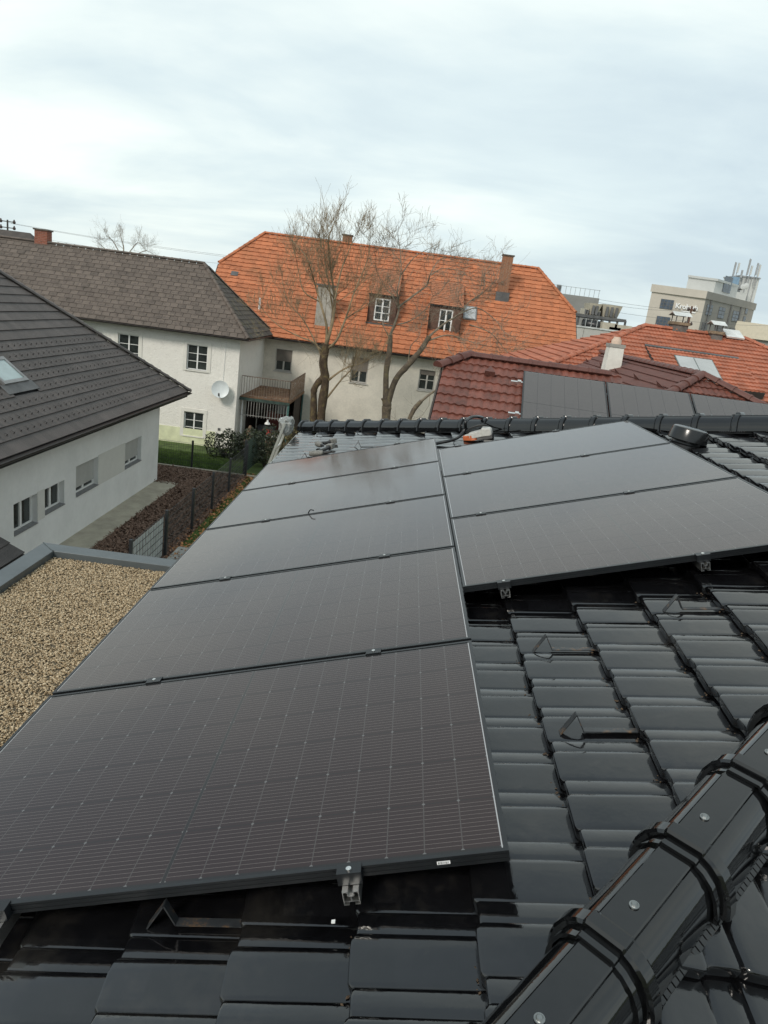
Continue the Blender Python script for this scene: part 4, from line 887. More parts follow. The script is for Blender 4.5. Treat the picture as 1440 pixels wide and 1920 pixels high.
# ================================================================ large orange roofed house
GYE, GZE, GYR, GZR = 38.0, -.62, 43.6, 4.9
gx0, gx1, gxr0, gxr1 = -9.95, 10.42, -7.9, 8.28
GS_ = (GZR-GZE)/(GYR-GYE); ybk = lambda z: GYE+(z-GZE)/GS_
zL, zR = 2.86, 2.66
gh = thing('house', (0, 43, Z0), 'large old house with bright orange half hipped tile roof and two dormers', 'house')
beige = mat('old_cream_plaster', (.68, .635, .55), rough=.95, var=.1, scale=1.1, bump=.012, bscale=18, fine=.5)
GWY = 38.5
wl = [hole_px([(518, 653), (549, 657), (546, 698), (514, 694)], GWY), hole_px([(660, 668), (692, 672), (688, 720), (656, 716)], GWY), hole_px([(787, 692), (818, 696), (813, 734), (783, 730)], GWY)]
mb = MB(); gw = gx1-.25-(gx0+.25); gxx = gx0+.25
gho = [(a-gxx, b-gxx, c, d) for a, b, c, d in wl]
wall_holes(mb, (gxx, GWY, 0), (1, 0, 0), gw, Z0, GZE+.4, gho, .22, (0, 1, 0))
for x, zb in ((gxx, zL), (gxx+gw, zR)):
    mb.quad((x, GWY, Z0), (x, 2*GYR-GWY, Z0), (x, 2*GYR-GWY, GZE+.4), (x, 2*GYR-ybk(zb), zb-.15), (x, ybk(zb), zb-.15), (x, GWY, GZE+.4))
mb.quad((gxx, 2*GYR-GWY, Z0), (gxx+gw, 2*GYR-GWY, Z0), (gxx+gw, 2*GYR-GWY, GZE+.4), (gxx, 2*GYR-GWY, GZE+.4))
mb.build('wall', beige, gh)
oldw = mat('grey_old_window_paint', (.50, .48, .44), rough=.7, var=.15)
for i, h in enumerate(gho): window(gh, (gxx, GWY, 0), (1, 0, 0), (0, 1, 0), h, depth=.16, fr=.07, rows=2, cols=2, m_frame=oldw, m_pane=glass_dark, sill=(oldw, .05), blind=(mat('brown_grey_shutter', (.17, .15, .13), rough=.8), .45 if i < 2 else .75))
mb = MB(); dz = -.05
F_ = [(gx0, GYE, GZE+dz), (gx1, GYE, GZE+dz), (gx1, ybk(zR), zR+dz), (gxr1, GYR, GZR+dz), (gxr0, GYR, GZR+dz), (gx0, ybk(zL), zL+dz)]
mb.quad(*F_); mb.quad(*[(x, 2*GYR-y, z) for x, y, z in F_]); mb.quad((gx1, ybk(zR), zR+dz), (gxr1, GYR, GZR+dz), (gx1, 2*GYR-ybk(zR), zR+dz)); mb.quad((gx0, ybk(zL), zL+dz), (gxr0, GYR, GZR+dz), (gx0, 2*GYR-ybk(zL), zL+dz)); mb.quad((gx0, GYE, GZE+dz-.01), (gx1, GYE, GZE+dz-.01), (gx1, GWY+.05, GZE+dz-.01), (gx0, GWY+.05, GZE+dz-.01))
gr = mb.build('roof', dark_under, gh)
def orange_mat(name, base, moss_amt):
    m = mat(name, base, rough=.8, var=.24, scale=2.6, bump=.003, bscale=22, fine=1.2); t = m.node_tree; L = t.links; b = [n for n in t.nodes if n.type == 'BSDF_PRINCIPLED'][0]
    src = b.inputs['Base Color'].links[0].from_socket; g = [n for n in t.nodes if n.type == 'NEW_GEOMETRY'][0]
    n = nd(t, 'ShaderNodeTexNoise', ins={'Scale': .42, 'Detail': 6, 'Roughness': .68}); L.new(g.outputs['Position'], n.inputs['Vector'])
    r = nd(t, 'ShaderNodeValToRGB'); L.new(n.outputs[0], r.inputs[0]); r.color_ramp.elements[0].position = .66-moss_amt; r.color_ramp.elements[0].color = (0, 0, 0, 1); r.color_ramp.elements[1].position = .82-moss_amt; r.color_ramp.elements[1].color = (.6, .6, .6, 1)
    mxn = nd(t, 'ShaderNodeMix', data_type='RGBA'); L.new(r.outputs[0], mxn.inputs[0]); L.new(src, mxn.inputs[6]); mxn.inputs[7].default_value = (.13, .075, .035, 1); L.new(mxn.outputs[2], b.inputs['Base Color']); return m
orange = orange_mat('orange_clay_tile', (.36, .125, .055), .10)
np_ = 9; pg = [(i/(np_-1)*.335, .012*math.sin(math.pi*(i/(np_-1)))+(.012*math.exp(-((i/(np_-1)-.93)/.08)**2))) for i in range(np_)]
t_g = tile_template(pg, .36, .036, .04, .045)
# rounded tail on the clay tile
tv, tf2 = t_g; tv = [list(p) for p in tv]
for p in tv:
    if p[1] == 0: p[1] = .045*(2*abs(p[0]/.335-.5))**2.2
t_g = ([tuple(p) for p in tv], tf2)
slg = math.hypot(GYR-GYE, GZR-GZE); evg_ = Vector((0, GYR-GYE, GZR-GZE)).normalized(); vL = math.hypot(ybk(zL)-GYE, zL-GZE); vR = math.hypot(ybk(zR)-GYE, zR-GZE)
tile_tone(orange, (gx0, GYE, GZE), (1, 0, 0), .335, evg_, .325, lo=.84, hi=1.12)
dorms = []
for pxs in ((690, 742), (806, 866)):
    a = atY(pxs[0], 580, 39.4); b = atY(pxs[1], 590, 39.4); dorms.append((a.x, b.x, (.78 if not dorms else .62), (2.2 if not dorms else 2.06)))
def skG(u, v):
    y = GYE+v*evg_.y; z = GZE+v*evg_.z
    for a, b, c, d in dorms:
        if a+.1 < u+.16 < b-.1 and z > c+.25 and z < d+1.0: return True
    return False
lay_tiles(gr, (0, GYE, GZE), (1, 0, 0), evg_, [(gx0, 0), (gx1, 0), (gx1, vR), (gxr1, slg), (gxr0, slg), (gx0, vL)], t_g, .335, .325, gx0, 0, orange, nparts=290, jit=.007, skip=skG)
lay_tiles(gr, (gx1, 0, zR), (0, 1, 0), Vector((gxr1-gx1, 0, GZR-zR)).normalized(), [(ybk(zR), 0), (2*GYR-ybk(zR), 0), (GYR, math.hypot(gxr1-gx1, GZR-zR))], t_g, .335, .325, 0, 0, orange, nparts=0)
ridge_tiles(gr, (gxr0, GYR, GZR+.02), (gxr1, GYR, GZR+.02), .4, .13, orange); ridge_tiles(gr, (gx1, ybk(zR), zR+.03), (gxr1, GYR, GZR+.03), .4, .12, orange); ridge_tiles(gr, (gx0, ybk(zL), zL+.03), (gxr0, GYR, GZR+.03), .4, .12, orange)
vb = mat('dark_verge_board', (.05, .04, .035), rough=.8)
for x, zb in ((gx0-.02, zL), (gx1+.02, zR)): m = MB(); m.bar((x, GYE, GZE-.12), (x, ybk(zb), zb-.12), .04, .2, up=(0, -.7, .7)); m.build('verge_board', vb, gh)
gutter(gh, (gx0+3.4, GYE-.07, GZE-.04), (gx1, GYE-.07, GZE-.04), .07, brownm)
# dormers
darkb = mat('dark_brown_cladding', (.11, .06, .042), rough=.8, var=.3, scale=6)
small_or = orange_mat('weathered_dormer_tile', (.31, .12, .058), .12)
pgs = [(i/6*.25, .012*math.sin(math.pi*i/6)) for i in range(7)]; t_s = tile_template(pgs, .26, .024, .028, .03)
for di, (a, b, c, d) in enumerate(dorms):
    fy_ = 39.38; m = MB(); zt = d; sd_ = .45
    ym = ((zt+.06)-sd_*(fy_-.12)+GS_*GYE-GZE)/(GS_-sd_); zm = GZE+GS_*(ym-GYE)
    wz0, wz1 = c+.12, d-.12; wx0, wx1 = a+(.30 if di == 0 else .42)*(b-a)*.75, b-(.30 if di == 0 else .36)*(b-a)*.75
    hl_ = [(wx0-a, wx1-a, wz0, wz1)]
    wall_holes(m, (a, fy_, 0), (1, 0, 0), b-a, c-.35, zt, hl_, .12, (0, 1, 0))
    for x in (a, b): m.quad((x, fy_, c-.35), (x, ybk(c-.35)+.02, c-.35), (x, ym, zm), (x, fy_, zt))
    dm = m.build('dormer', darkb, gh)
    window(dm, (a, fy_, 0), (1, 0, 0), (0, 1, 0), hl_[0], depth=.08, fr=.07, rows=3 if di == 0 else 2, cols=2, m_frame=white_paint, m_pane=glass_dark)
    y1_, z1_ = fy_-.08, zt+.05; m = MB(); m.prism([(a-.04, y1_, z1_), (b+.04, y1_, z1_), (b+.04, ym, zm+.05), (a-.04, ym, zm+.05)], (0, 0, -.05)); dr_ = m.build('dormer_roof', dark_under, gh)
    evd = Vector((0, ym-y1_, zm-z1_+.05)).normalized(); Ld = math.hypot(ym-y1_, zm-z1_+.05)
    lay_tiles(dr_, (0, y1_, z1_+.01), (1, 0, 0), evd, [(a-.04, 0), (b+.04, 0), (b+.04, Ld), (a-.04, Ld)], t_s, .25, .22, a-.04, 0, small_or, nparts=90, jit=.006)
    m = MB(); m.box(a-.05, b+.05, fy_-.1, fy_+.02, c-.2, c-.02); m.build('dormer_sill', leadgrey, dm)
# roof furniture
Pg = Vector((0, GYE, GZE)); Ng = evg_.cross(Vector((-1, 0, 0))).normalized()
p = onP(604, 612, Pg, Ng); zt = atY(604, 536, p.y).z; m = MB(); m.box(p.x-.42, p.x+.42, p.y, p.y+.6, p.z-.2, zt); ch = m.build('plastered_chimney', mat('grey_chimney_plaster', (.36, .34, .30), rough=.95, var=.2, scale=3, bump=.01), gh); m = MB(); m.box(p.x-.5, p.x+.5, p.y-.08, p.y+.68, zt, zt+.1); m.build('cap', leadgrey, ch)
p = onP(649, 462, Pg, Ng); zt = atY(649, 442, p.y+.3).z; oldb = mat('brown_brick', lin((132, 92, 68)), rough=.9, var=.35, scale=6, fine=1.2); brick_chimney(gh, p.x, p.y+.35, p.z-.3, zt, .55, .5, True, 'chimney', oldb)
p = onP(940, 562, Pg, Ng); zt = atY(948, 480, p.y+.3).z; c_ = brick_chimney(gh, p.x+.02, p.y+.3, p.z-.2, zt, .58, .5, True, 'chimney', oldb)
m = MB(); m.box(p.x-.36, p.x+.40, p.y-.1, p.y+.03, p.z-.12, p.z+.42); m.build('base_flashing', leadgrey, c_)
p = onP(880, 600, Pg, Ng); eux = Vector((1, 0, 0))
m = MB(); cc = p+evg_*.45+Ng*.06; m.obox(cc, eux*.37, evg_*.5, Ng*.06); rw = m.build('roof_window', mat('grey_skylight_frame', (.2, .2, .2)), gh); m = MB(); m.obox(cc+Ng*.052, eux*.3, evg_*.42, Ng*.012); m.build('pane', mat('pale_roof_glass', (.42, .43, .43), rough=.08, var=.35, scale=3, spec=.8), rw)
p = onP(486, 580, Pg, Ng); m = MB(); m.tube([p, p+Vector((0, -.02, .55)), p+Vector((0, -.02, .62))], [.06, .05, .01], 8); m.build('vent_pipe', white_paint, gh)
p = onP(440, 514, Pg, Ng); m = MB(); m.obox(p+Ng*.05, eux*.2, evg_*.16, Ng*.01); m.build('grey_patch_tile', leadgrey, gh)

# ================================================================ bare trees
bark1 = mat('brown_bark', (.075, .05, .03), rough=.95, var=.45, scale=5, bump=.02, bscale=22, col2=(.16, .125, .05), amt=.45); bark2 = mat('grey_brown_bark', (.12, .095, .07), rough=.95, var=.35, scale=5, bump=.015, bscale=25, col2=(.19, .16, .08), amt=.45)
def bare_tree(base_px, Y, label, trunk, limbs, bark, seed, twig, upb, name='bare_tree', group='bare trees in front of the orange house', n_side=(5, 9), depth=3, droop=0.0):
    rd = random.Random(seed); b0 = atY(*base_px, Y); root = thing(name, (b0.x, Y, Z0), label, 'tree', group)
    tm_ = MB(); cm = MB(); cnt = [0]
    def P(px, dy=0): return atY(px[0], px[1] if px[1] > 640 or Y > 60 else 640-(640-px[1])*.78, Y+dy)
    def grow(a, d, L, r, lev):
        n = 4 if lev > 0 else 3; pts = [a]; rs = [r]; dd = d.copy()
        for i in range(n):
            dd = (dd+Vector((rd.gauss(0, .16), rd.gauss(0, .16), rd.gauss(upb, .13)))).normalized(); pts.append(pts[-1]+dd*L/n); rs.append(max(.0035, r*(1-.8*(i+1)/n)))
        cm.tube(pts, rs, 4 if lev > 1 else 3, caps=False); cnt[0] += 1
        if lev > 0:
            k = rd.randint(*n_side) if lev > 1 else rd.randint(3, 5)
            for j in range(k):
                t = rd.uniform(.25, 1.0); idx = min(n-1, int(t*n)); q = pts[idx].lerp(pts[idx+1], t*n-idx if t < 1 else 1)
                ax = Vector((rd.gauss(0, 1), rd.gauss(0, 1), rd.gauss(0, 1))).normalized(); nd_ = (dd+ax*.85+Vector((0, 0, upb*1.5-droop))).normalized()
                grow(q, nd_, L*rd.uniform(.38, .62), max(.005, r*.42), lev-1)
    for pl, r0, r1 in trunk:
        pts = smooth_path([P(q[:2], q[2] if len(q) > 2 else 0) for q in pl], 4); m_ = len(pts); tm_.tube(pts, [(r0+(r1-r0)*i/(m_-1))*rd.uniform(.9, 1.12) for i in range(m_)], 11)
    for pl, r0, r1 in limbs:
        pts = smooth_path([P(q[:2], q[2] if len(q) > 2 else rd.uniform(-1.2, 1.2)*i/len(pl)) for i, q in enumerate(pl)], 4); m_ = len(pts); rs = [.8*(r0+(r1-r0)*(i/(m_-1))**.7) for i in range(m_)]
        cm.tube(pts, rs, 6)
        tot = sum((pts[i+1]-pts[i]).length for i in range(m_-1)); k = int(tot*twig*2.5)
        for j in range(k):
            t = rd.uniform(.18, 1)**.8; i = min(m_-2, int(t*(m_-1))); d = (pts[i+1]-pts[i]).normalized(); ax = Vector((rd.gauss(0, 1), rd.gauss(0, 1), rd.gauss(0, 1))).normalized()
            grow(pts[i].lerp(pts[i+1], rd.random()), (d*.7+ax*.9+Vector((0, 0, upb))).normalized(), rd.uniform(.6, 2.0)*(1.25-t*.5), max(.007, rs[i]*.3), depth-1 if rd.random() < .55 else 1)
        grow(pts[-1], (pts[-1]-pts[-2]).normalized(), .8, r1*.9, 2)
    tm_.build('trunk', bark, root, smooth=60); cm.build('crown', mat('twig_'+bark.name, (.23, .175, .105) if bark == bark1 else (.23, .19, .14), rough=.9, var=.35, scale=3), root, smooth=60)
    return root
T1 = 31.5
bare_tree((590, 950), T1, 'bare tree with twin dark trunks and upright twigs, the left one', [([(586, 900, 0), (588, 760, 0), (590, 728, 0), (606, 706, 0), (608, 690, 0)], .17, .12), ([(594, 900, 0), (603, 770, 0), (610, 715, 0), (606, 680, 0), (612, 645, 0)], .21, .17)],
  [([(612, 645, 0), (622, 600), (628, 540), (620, 470), (616, 400), (622, 370)], .12, .02), ([(612, 645, 0), (612, 600), (600, 545), (590, 500), (575, 440), (548, 398)], .10, .018), ([(625, 570, .3), (616, 500), (608, 430), (606, 380)], .07, .015), ([(628, 540, -.3), (640, 470), (655, 420), (670, 375)], .06, .012), ([(610, 655, 0), (630, 640), (648, 585), (665, 520), (690, 440), (694, 385)], .09, .014), ([(606, 680, 0), (592, 645), (560, 628), (520, 600), (490, 560)], .07, .012), ([(611, 660, 0), (596, 650), (570, 590), (540, 545), (530, 500)], .06, .012), ([(613, 715, 0), (645, 692), (680, 680), (715, 660)], .075, .015), ([(610, 750, 0), (640, 712), (660, 690), (668, 660)], .07, .02), ([(648, 585, .4), (680, 560), (700, 540)], .04, .01), ([(600, 545, .4), (570, 520), (560, 470), (552, 420)], .045, .01), ([(628, 540, .6), (600, 480), (596, 420)], .045, .01)], bark1, 3, 2.4, .16)
T2 = 32.8
bare_tree((726, 950), T2, 'bare grey tree forking low with spreading crooked branches, the right one', [([(722, 900, 0), (724, 780, 0), (726, 760, 0), (722, 745, 0)], .24, .20), ([(724, 752, 0), (724, 700, 0), (730, 660, 0), (732, 625, 0)], .15, .11), ([(726, 758, 0), (742, 712, 0), (765, 685, 0), (790, 655, 0), (805, 628, 0)], .16, .11)],
  [([(732, 625, 0), (742, 590), (748, 560), (745, 520), (752, 470), (750, 420), (746, 385)], .09, .012), ([(748, 560, 0), (735, 530), (722, 510), (706, 470), (705, 440)], .05, .01), ([(745, 560, 0), (775, 530), (800, 505), (808, 475), (830, 440), (868, 452)], .075, .01), ([(752, 480, 0), (775, 440), (800, 420), (815, 410)], .04, .008), ([(808, 480, 0), (830, 465), (860, 470), (872, 478)], .03, .007), ([(752, 450, 0), (735, 425), (726, 410)], .03, .007), ([(805, 628, 0), (830, 600), (860, 575), (880, 545), (905, 520), (910, 470)], .08, .012), ([(800, 640, 0), (840, 625), (880, 640), (920, 650)], .06, .01), ([(860, 575, 0), (895, 560), (930, 590), (945, 620)], .045, .01), ([(732, 635, 0), (718, 600), (722, 585)], .05, .012), ([(745, 600, 0), (770, 590), (800, 560), (812, 530)], .05, .01), ([(880, 545, 0), (900, 530), (925, 500), (930, 490)], .035, .008), ([(765, 685, 0), (770, 650), (785, 630), (790, 600)], .04, .01), ([(880, 600, 0), (920, 620), (950, 660), (960, 668)], .04, .008)], bark2, 9, 2.2, .06)
bare_tree((760, 950), 30.5, 'small leaning bare trunk beside the red brown roof corner', [([(745, 860, 0), (770, 780, 0), (790, 752, 0)], .11, .09)], [([(790, 752, 0), (812, 735), (842, 716), (870, 700)], .08, .03), ([(800, 742, 0), (830, 722), (850, 690), (860, 670)], .04, .01)], bark2, 21, 1.4, .1)
bare_tree((230, 520), 75, 'distant bare tree rising behind the dark slate ridge', [([(228, 600, 0), (228, 500, 0), (230, 485, 0)], .3, .2)], [([(230, 490, 0), (222, 470), (210, 450), (200, 442)], .12, .02), ([(230, 490, 0), (232, 465), (228, 448), (226, 438)], .12, .02), ([(230, 490, 0), (245, 470), (258, 455), (268, 462)], .1, .02), ([(230, 492, 0), (250, 480), (272, 470), (278, 472)], .09, .02), ([(230, 492, 0), (212, 480), (192, 462), (184, 455)], .09, .02)], bark2, 31, 1.6, .1, group=None)
for i, (px_, py_, r_, lb) in enumerate(((668, 782, .9, 'low bare twiggy bush at the foot of the two trees'), (560, 770, .9, 'bare twiggy bush beside the balcony post'))):
    y_ = 33.5-i*1.2; b0 = atY(px_, py_+70, y_); bt = thing('bare_bush', (b0.x, y_, Z0), lb, 'bush', 'bare bushes'); m = MB(); rd = random.Random(40+i)
    for k in range(60):
        a = rd.uniform(0, 6.28); l = rd.uniform(.8, 2.2); q = Vector((b0.x, y_, Z0)); d = Vector((math.cos(a)*rd.uniform(.2, .7), math.sin(a)*rd.uniform(.2, .7), 1)).normalized(); pts = [q]
        for s in range(4): d = (d+Vector((rd.gauss(0, .2), rd.gauss(0, .2), rd.gauss(0, .1)))).normalized(); pts.append(pts[-1]+d*l/4)
        m.tube(pts, [.012, .01, .007, .005, .003], 3, caps=False)
    m.build('twigs', bark1, bt)

# ================================================================ red brown roofed house with the solar panels behind the hip
redb = mat('red_brown_concrete_tile', lin((99, 57, 46)), rough=.6, var=.25, scale=5, bump=.002, bscale=40, fine=1.0)
redb2 = mat('dark_red_brown_tile', lin((86, 51, 43)), rough=.6, var=.2, scale=5, bump=.002, bscale=40, fine=1.0)
creamw = mat('cream_house_render', (.55, .52, .45), rough=.95, var=.1)
bh = thing('house', (5, 14, Z0), 'house with red brown rolled tile roof right behind the black hip', 'house')
PHI = R(-6); BE1 = Vector((math.cos(PHI), math.sin(PHI), 0)); BD = Vector((math.sin(PHI), -math.cos(PHI), 0)); BT = R(24)
BA = atY(881, 669, 12.0); bdn = BD*math.cos(BT)-Vector((0, 0, math.sin(BT))); BN = BE1.cross(-bdn).normalized()
if BN.z < 0: BN = -BN
def buv(x, y): p = onP(x, y, BA, BN)-BA; return p.dot(BE1), p.dot(bdn)
ul, vl = buv(806, 712); ul = -.42; vh = .50; LB = 6.6; VB = 2.35
Bp = lambda u, v, h=0: BA+BE1*u+bdn*v+BN*h
UE = buv(1140, 709)[0]; VE = .42; mb = MB(); mb.quad(Bp(0, 0, -.05), Bp(UE, 0, -.05), Bp(UE, VB, -.05), Bp(ul, VB, -.05), Bp(ul, vh, -.05)); mb.quad(Bp(UE, VE, -.05), Bp(LB, VE, -.05), Bp(LB, VB, -.05), Bp(UE, VB, -.05))
bk = lambda u, v: BA+BE1*u+(-BD)*v*math.cos(BT)-Vector((0, 0, v*math.sin(BT)))-Vector((0, 0, .05))
mb.quad(bk(0, 0), bk(UE, 0), bk(UE, 3), bk(ul, 3), bk(ul, vh)); mb.quad(Bp(0, 0, -.05), Bp(ul, vh, -.05), bk(ul, vh))
brf = mb.build('roof', dark_under, bh)
rollp = [(i/10*.26, .022*(.5-.5*math.cos(4*math.pi*i/10))) for i in range(11)]; t_b = tile_template(rollp, .33, .024, .026, .03)
tile_tone(redb, Bp(ul, VB), BE1, .26, -bdn, .29, lo=.75, hi=1.25)
lay_tiles(brf, Bp(0, VB), BE1, -bdn, [(ul, 0), (LB, 0), (LB, VB), (0, VB), (ul, VB-vh)], t_b, .26, .29, ul, 0, redb, nparts=200, jit=.003, key=kM, smooth=60, skip=lambda u, v: u > UE and v > VB-VE-.25)
ridge_tiles(brf, Bp(ul-.1, vh+.1, .05), Bp(.0, 0, .05), .26, .105, redb2, collar=.014); ridge_tiles(brf, Bp(0, 0, .03), Bp(UE, 0, .03), .36, .1, redb2)
m = MB(); e_ = Bp(ul, VB); m.bar(Bp(ul-.03, vh, -.09), Bp(ul-.03, VB, -.09), .03, .16, up=BN); m.build('verge_board', vb, bh)
m = MB(); c_ = [Bp(ul+.1, VB-.4, -.2), Bp(LB, VB-.4, -.2)]; f0 = c_[0]; f1 = c_[1]; bkk = -BD*4.2
m.prism([(f0.x, f0.y, Z0), (f1.x, f1.y, Z0), (f1.x+bkk.x, f1.y+bkk.y, Z0), (f0.x+bkk.x, f0.y+bkk.y, Z0)], (0, 0, f0.z-.05-Z0)); m.build('wall', creamw, bh)
u_, v_ = buv(918, 702); m = MB(); m.prism([Bp(u_-.09, v_+.1, .02), Bp(u_+.09, v_+.1, .02), Bp(u_, v_-.12, .02)], BN*.09); m.build('vent_tile', redb2, bh)
# three more panels on that roof
ua, va = buv(980, 706); ub, _ = buv(1134, 728); ucc, _ = buv(1291, 750); pit = (ucc-ua)/2; sc2 = (pit-.02)/PWD
BMt = lambda u, v: Matrix((( -bdn.x*sc2, BE1.x*sc2, BN.x, 0), (-bdn.y*sc2, BE1.y*sc2, BN.y, 0), (-bdn.z*sc2, BE1.z*sc2, BN.z, 0), (0, 0, 0, 1)))
for k, lb in enumerate(('solar panel on the red brown roof, left one above the black hip', 'solar panel on the red brown roof, middle one above the black hip', 'solar panel on the red brown roof, right one disappearing behind the black hip')):
    p = Bp(ua+k*pit, va+PL*sc2, .115)
    ax_, ay_ = -bdn, BE1; nz_ = BN
    M = Matrix(((ax_.x*sc2, -ay_.x*sc2, nz_.x, p.x+BE1.x*PWD*sc2), (ax_.y*sc2, -ay_.y*sc2, nz_.y, p.y+BE1.y*PWD*sc2), (ax_.z*sc2, -ay_.z*sc2, nz_.z, p.z+BE1.z*PWD*sc2), (0, 0, 0, 1)))
    if M.to_3x3().determinant() < 0: M = Matrix(((ax_.x*sc2, ay_.x*sc2, nz_.x, p.x), (ax_.y*sc2, ay_.y*sc2, nz_.y, p.y), (ax_.z*sc2, ay_.z*sc2, nz_.z, p.z), (0, 0, 0, 1)))
    panel(M, lb, 'solar panels on the red brown roof', glass=glass_pale)
for vv, lb in ((va+.35, 'upper aluminium rail under the panels on the red brown roof'), (va+1.4, 'lower aluminium rail under the panels on the red brown roof')):
    o = thing('mounting_rail', Bp(ua-.2, vv, .05), lb, 'rail', 'rails on the red brown roof'); m = MB(); m.obox(Bp(ua-.2+(3*pit+.3)/2, vv, .055), BE1*(3*pit+.3)/2, bdn*.02, BN*.025); m.build('profile', alu, o); m = MB(); m.obox(Bp(ua-.06, vv, .05), BE1*.03, bdn*.03, BN*.05); m.build('clamp', alu, o)

# second wing: ridge running away from the camera
b2 = thing('house', (8, 20, Z0), 'wing with dark red brown hip roof, white chimney and snow guards', 'house')
X2, Y2a, Y2b, Z2 = 7.95, 15.4, 26.9, 1.05; H2 = 3.2; K2 = .445
mb = MB(); z_ = Z2-K2*H2-.05
cs = [(X2-H2, Y2a-H2, z_), (X2+H2, Y2a-H2, z_), (X2+H2, Y2b+H2, z_), (X2-H2, Y2b+H2, z_)]; ra, rb = (X2, Y2a, Z2-.05), (X2, Y2b, Z2-.05)
mb.quad(cs[0], cs[3], rb, ra); mb.quad(cs[0], cs[1], ra); mb.quad(cs[1], cs[2], rb, ra); mb.quad(cs[2], cs[3], rb)
b2r = mb.build('roof', dark_under, b2); s2 = math.hypot(H2, K2*H2)
lay_tiles(b2r, (X2-H2, 0, Z2-K2*H2), (0, 1, 0), Vector((1, 0, K2)).normalized(), [(Y2a-H2, 0), (Y2b+H2, 0), (Y2b, s2), (Y2a, s2)], t_b, .26, .33, 0, 0, redb2, nparts=150, jit=.003, smooth=60)
lay_tiles(b2r, (0, Y2a-H2, Z2-K2*H2), (1, 0, 0), Vector((0, 1, K2)).normalized(), [(X2-H2, 0), (X2+H2, 0), (X2, s2)], t_b, .26, .33, 0, 0, redb, nparts=80, jit=.003, smooth=60)
for A, B in (((X2, Y2b, Z2+.04), (X2, Y2a, Z2+.04)), ((X2-2.2, Y2a-2.2, Z2-K2*2.2+.06), (X2, Y2a, Z2+.06)), ((X2+2.2, Y2a-2.2, Z2-K2*2.2+.06), (X2, Y2a, Z2+.06)), ((X2-H2, Y2b+H2, Z2-K2*H2+.04), (X2, Y2b, Z2+.04))): ridge_tiles(b2r, A, B, .4, .12, redb2, collar=.014)
m = MB(); m.box(X2-H2+.5, X2+H2-.5, Y2a-H2+.6, Y2b+H2-.5, Z0, z_-.02); m.build('wall', creamw, b2)
P2 = Vector((X2, Y2a, Z2)); N2 = Vector((-K2, 0, 1)).normalized()
bq = onP(1145, 693, P2, N2); tq = atY(1155, 651, bq.y); ch = thing('chimney', bq, 'white plastered chimney with clay cap on the dark red brown roof', 'chimney')
wch = 15*(bq.y+1.45)/1358
m = MB(); m.loft([[(bq.x-wch, bq.y-wch, bq.z-.4), (bq.x+wch, bq.y-wch, bq.z-.4), (bq.x+wch, bq.y+wch, bq.z-.4), (bq.x-wch, bq.y+wch, bq.z-.4)], [(bq.x-wch*.85, bq.y-wch*.85, tq.z), (bq.x+wch*.85, bq.y-wch*.85, tq.z), (bq.x+wch*.85, bq.y+wch*.85, tq.z), (bq.x-wch*.85, bq.y+wch*.85, tq.z)]]); m.build('shaft', mat('white_chimney_render', (.68, .66, .60), rough=.9, var=.1, scale=3), ch)
m = MB(); m.box(bq.x-wch*.95, bq.x+wch*.95, bq.y-wch*.95, bq.y+wch*.95, tq.z, tq.z+.09); m.build('cap_slab', mat('grey_cap_slab', (.3, .29, .26), rough=.9), ch); m = MB(); lathe(m, (bq.x, bq.y, tq.z+.09), (0, 0, 1), [(wch*.6, 0), (wch*.6, .1), (wch*.42, .16), (wch*.38, .2)], 14); m.build('pot', mat('pale_clay_pot', (.55, .42, .33), rough=.8), ch, smooth=40)
for px_, py_ in ((1100, 680), (1126, 688), (1154, 700), (1190, 711), (1233, 726)):
    q = onP(px_, py_, P2, N2); m = MB(); m.prism([q+N2*.02, q+Vector((.0, -.5, 0))+N2*.02, q+N2*.16], Vector((.012, 0, 0))); m.build('snow_guard', redb2, b2)
q = onP(1143, 712, P2, N2)

# ================================================================ orange red house with the collector
rh_ = thing('house', (12, 26, Z0), 'house with orange red hip roof, flat collector and two capped chimneys', 'house')
redo = mat('orange_red_tile', (.33, .11, .06), rough=.7, var=.16, scale=4, bump=.002, bscale=30, fine=.9)
RY, RZ_ = 27.0, 2.18; rx0, rx1 = 10.0, 13.8; RE = 4.6; RK = .42
zz0 = RZ_-RK*RE; mb = MB(); cs = [(rx0-RE, RY-RE, zz0-.05), (rx1+RE, RY-RE, zz0-.05), (rx1+RE, RY+RE, zz0-.05), (rx0-RE, RY+RE, zz0-.05)]; ra, rb = (rx0, RY, RZ_-.05), (rx1, RY, RZ_-.05)
mb.quad(cs[0], cs[1], rb, ra); mb.quad(cs[1], cs[2], rb); mb.quad(cs[2], cs[3], ra, rb); mb.quad(cs[3], cs[0], ra)
rrf = mb.build('roof', dark_under, rh_); sR = math.hypot(RE, RK*RE); evR = Vector((0, 1, RK)).normalized()
rp3 = [(i/8*.28, .018*(.5-.5*math.cos(4*math.pi*i/8))) for i in range(9)]; t_r = tile_template(rp3, .36, .05, .05, .052)
tile_tone(redo, (0, RY-RE, zz0), (1, 0, 0), .28, evR, .33, lo=.85, hi=1.15)
lay_tiles(rrf, (0, RY-RE, zz0), (1, 0, 0), evR, [(rx0-RE, 0), (rx1+RE, 0), (rx1, sR), (rx0, sR)], t_r, .28, .33, 0, 0, redo, nparts=200, jit=.003, key=kM)
lay_tiles(rrf, (rx0-RE, 0, zz0), (0, 1, 0), Vector((1, 0, RK)).normalized(), [(RY-RE, 0), (RY+RE, 0), (RY, sR)], t_r, .28, .33, 0, 0, redo, nparts=60, jit=.003)
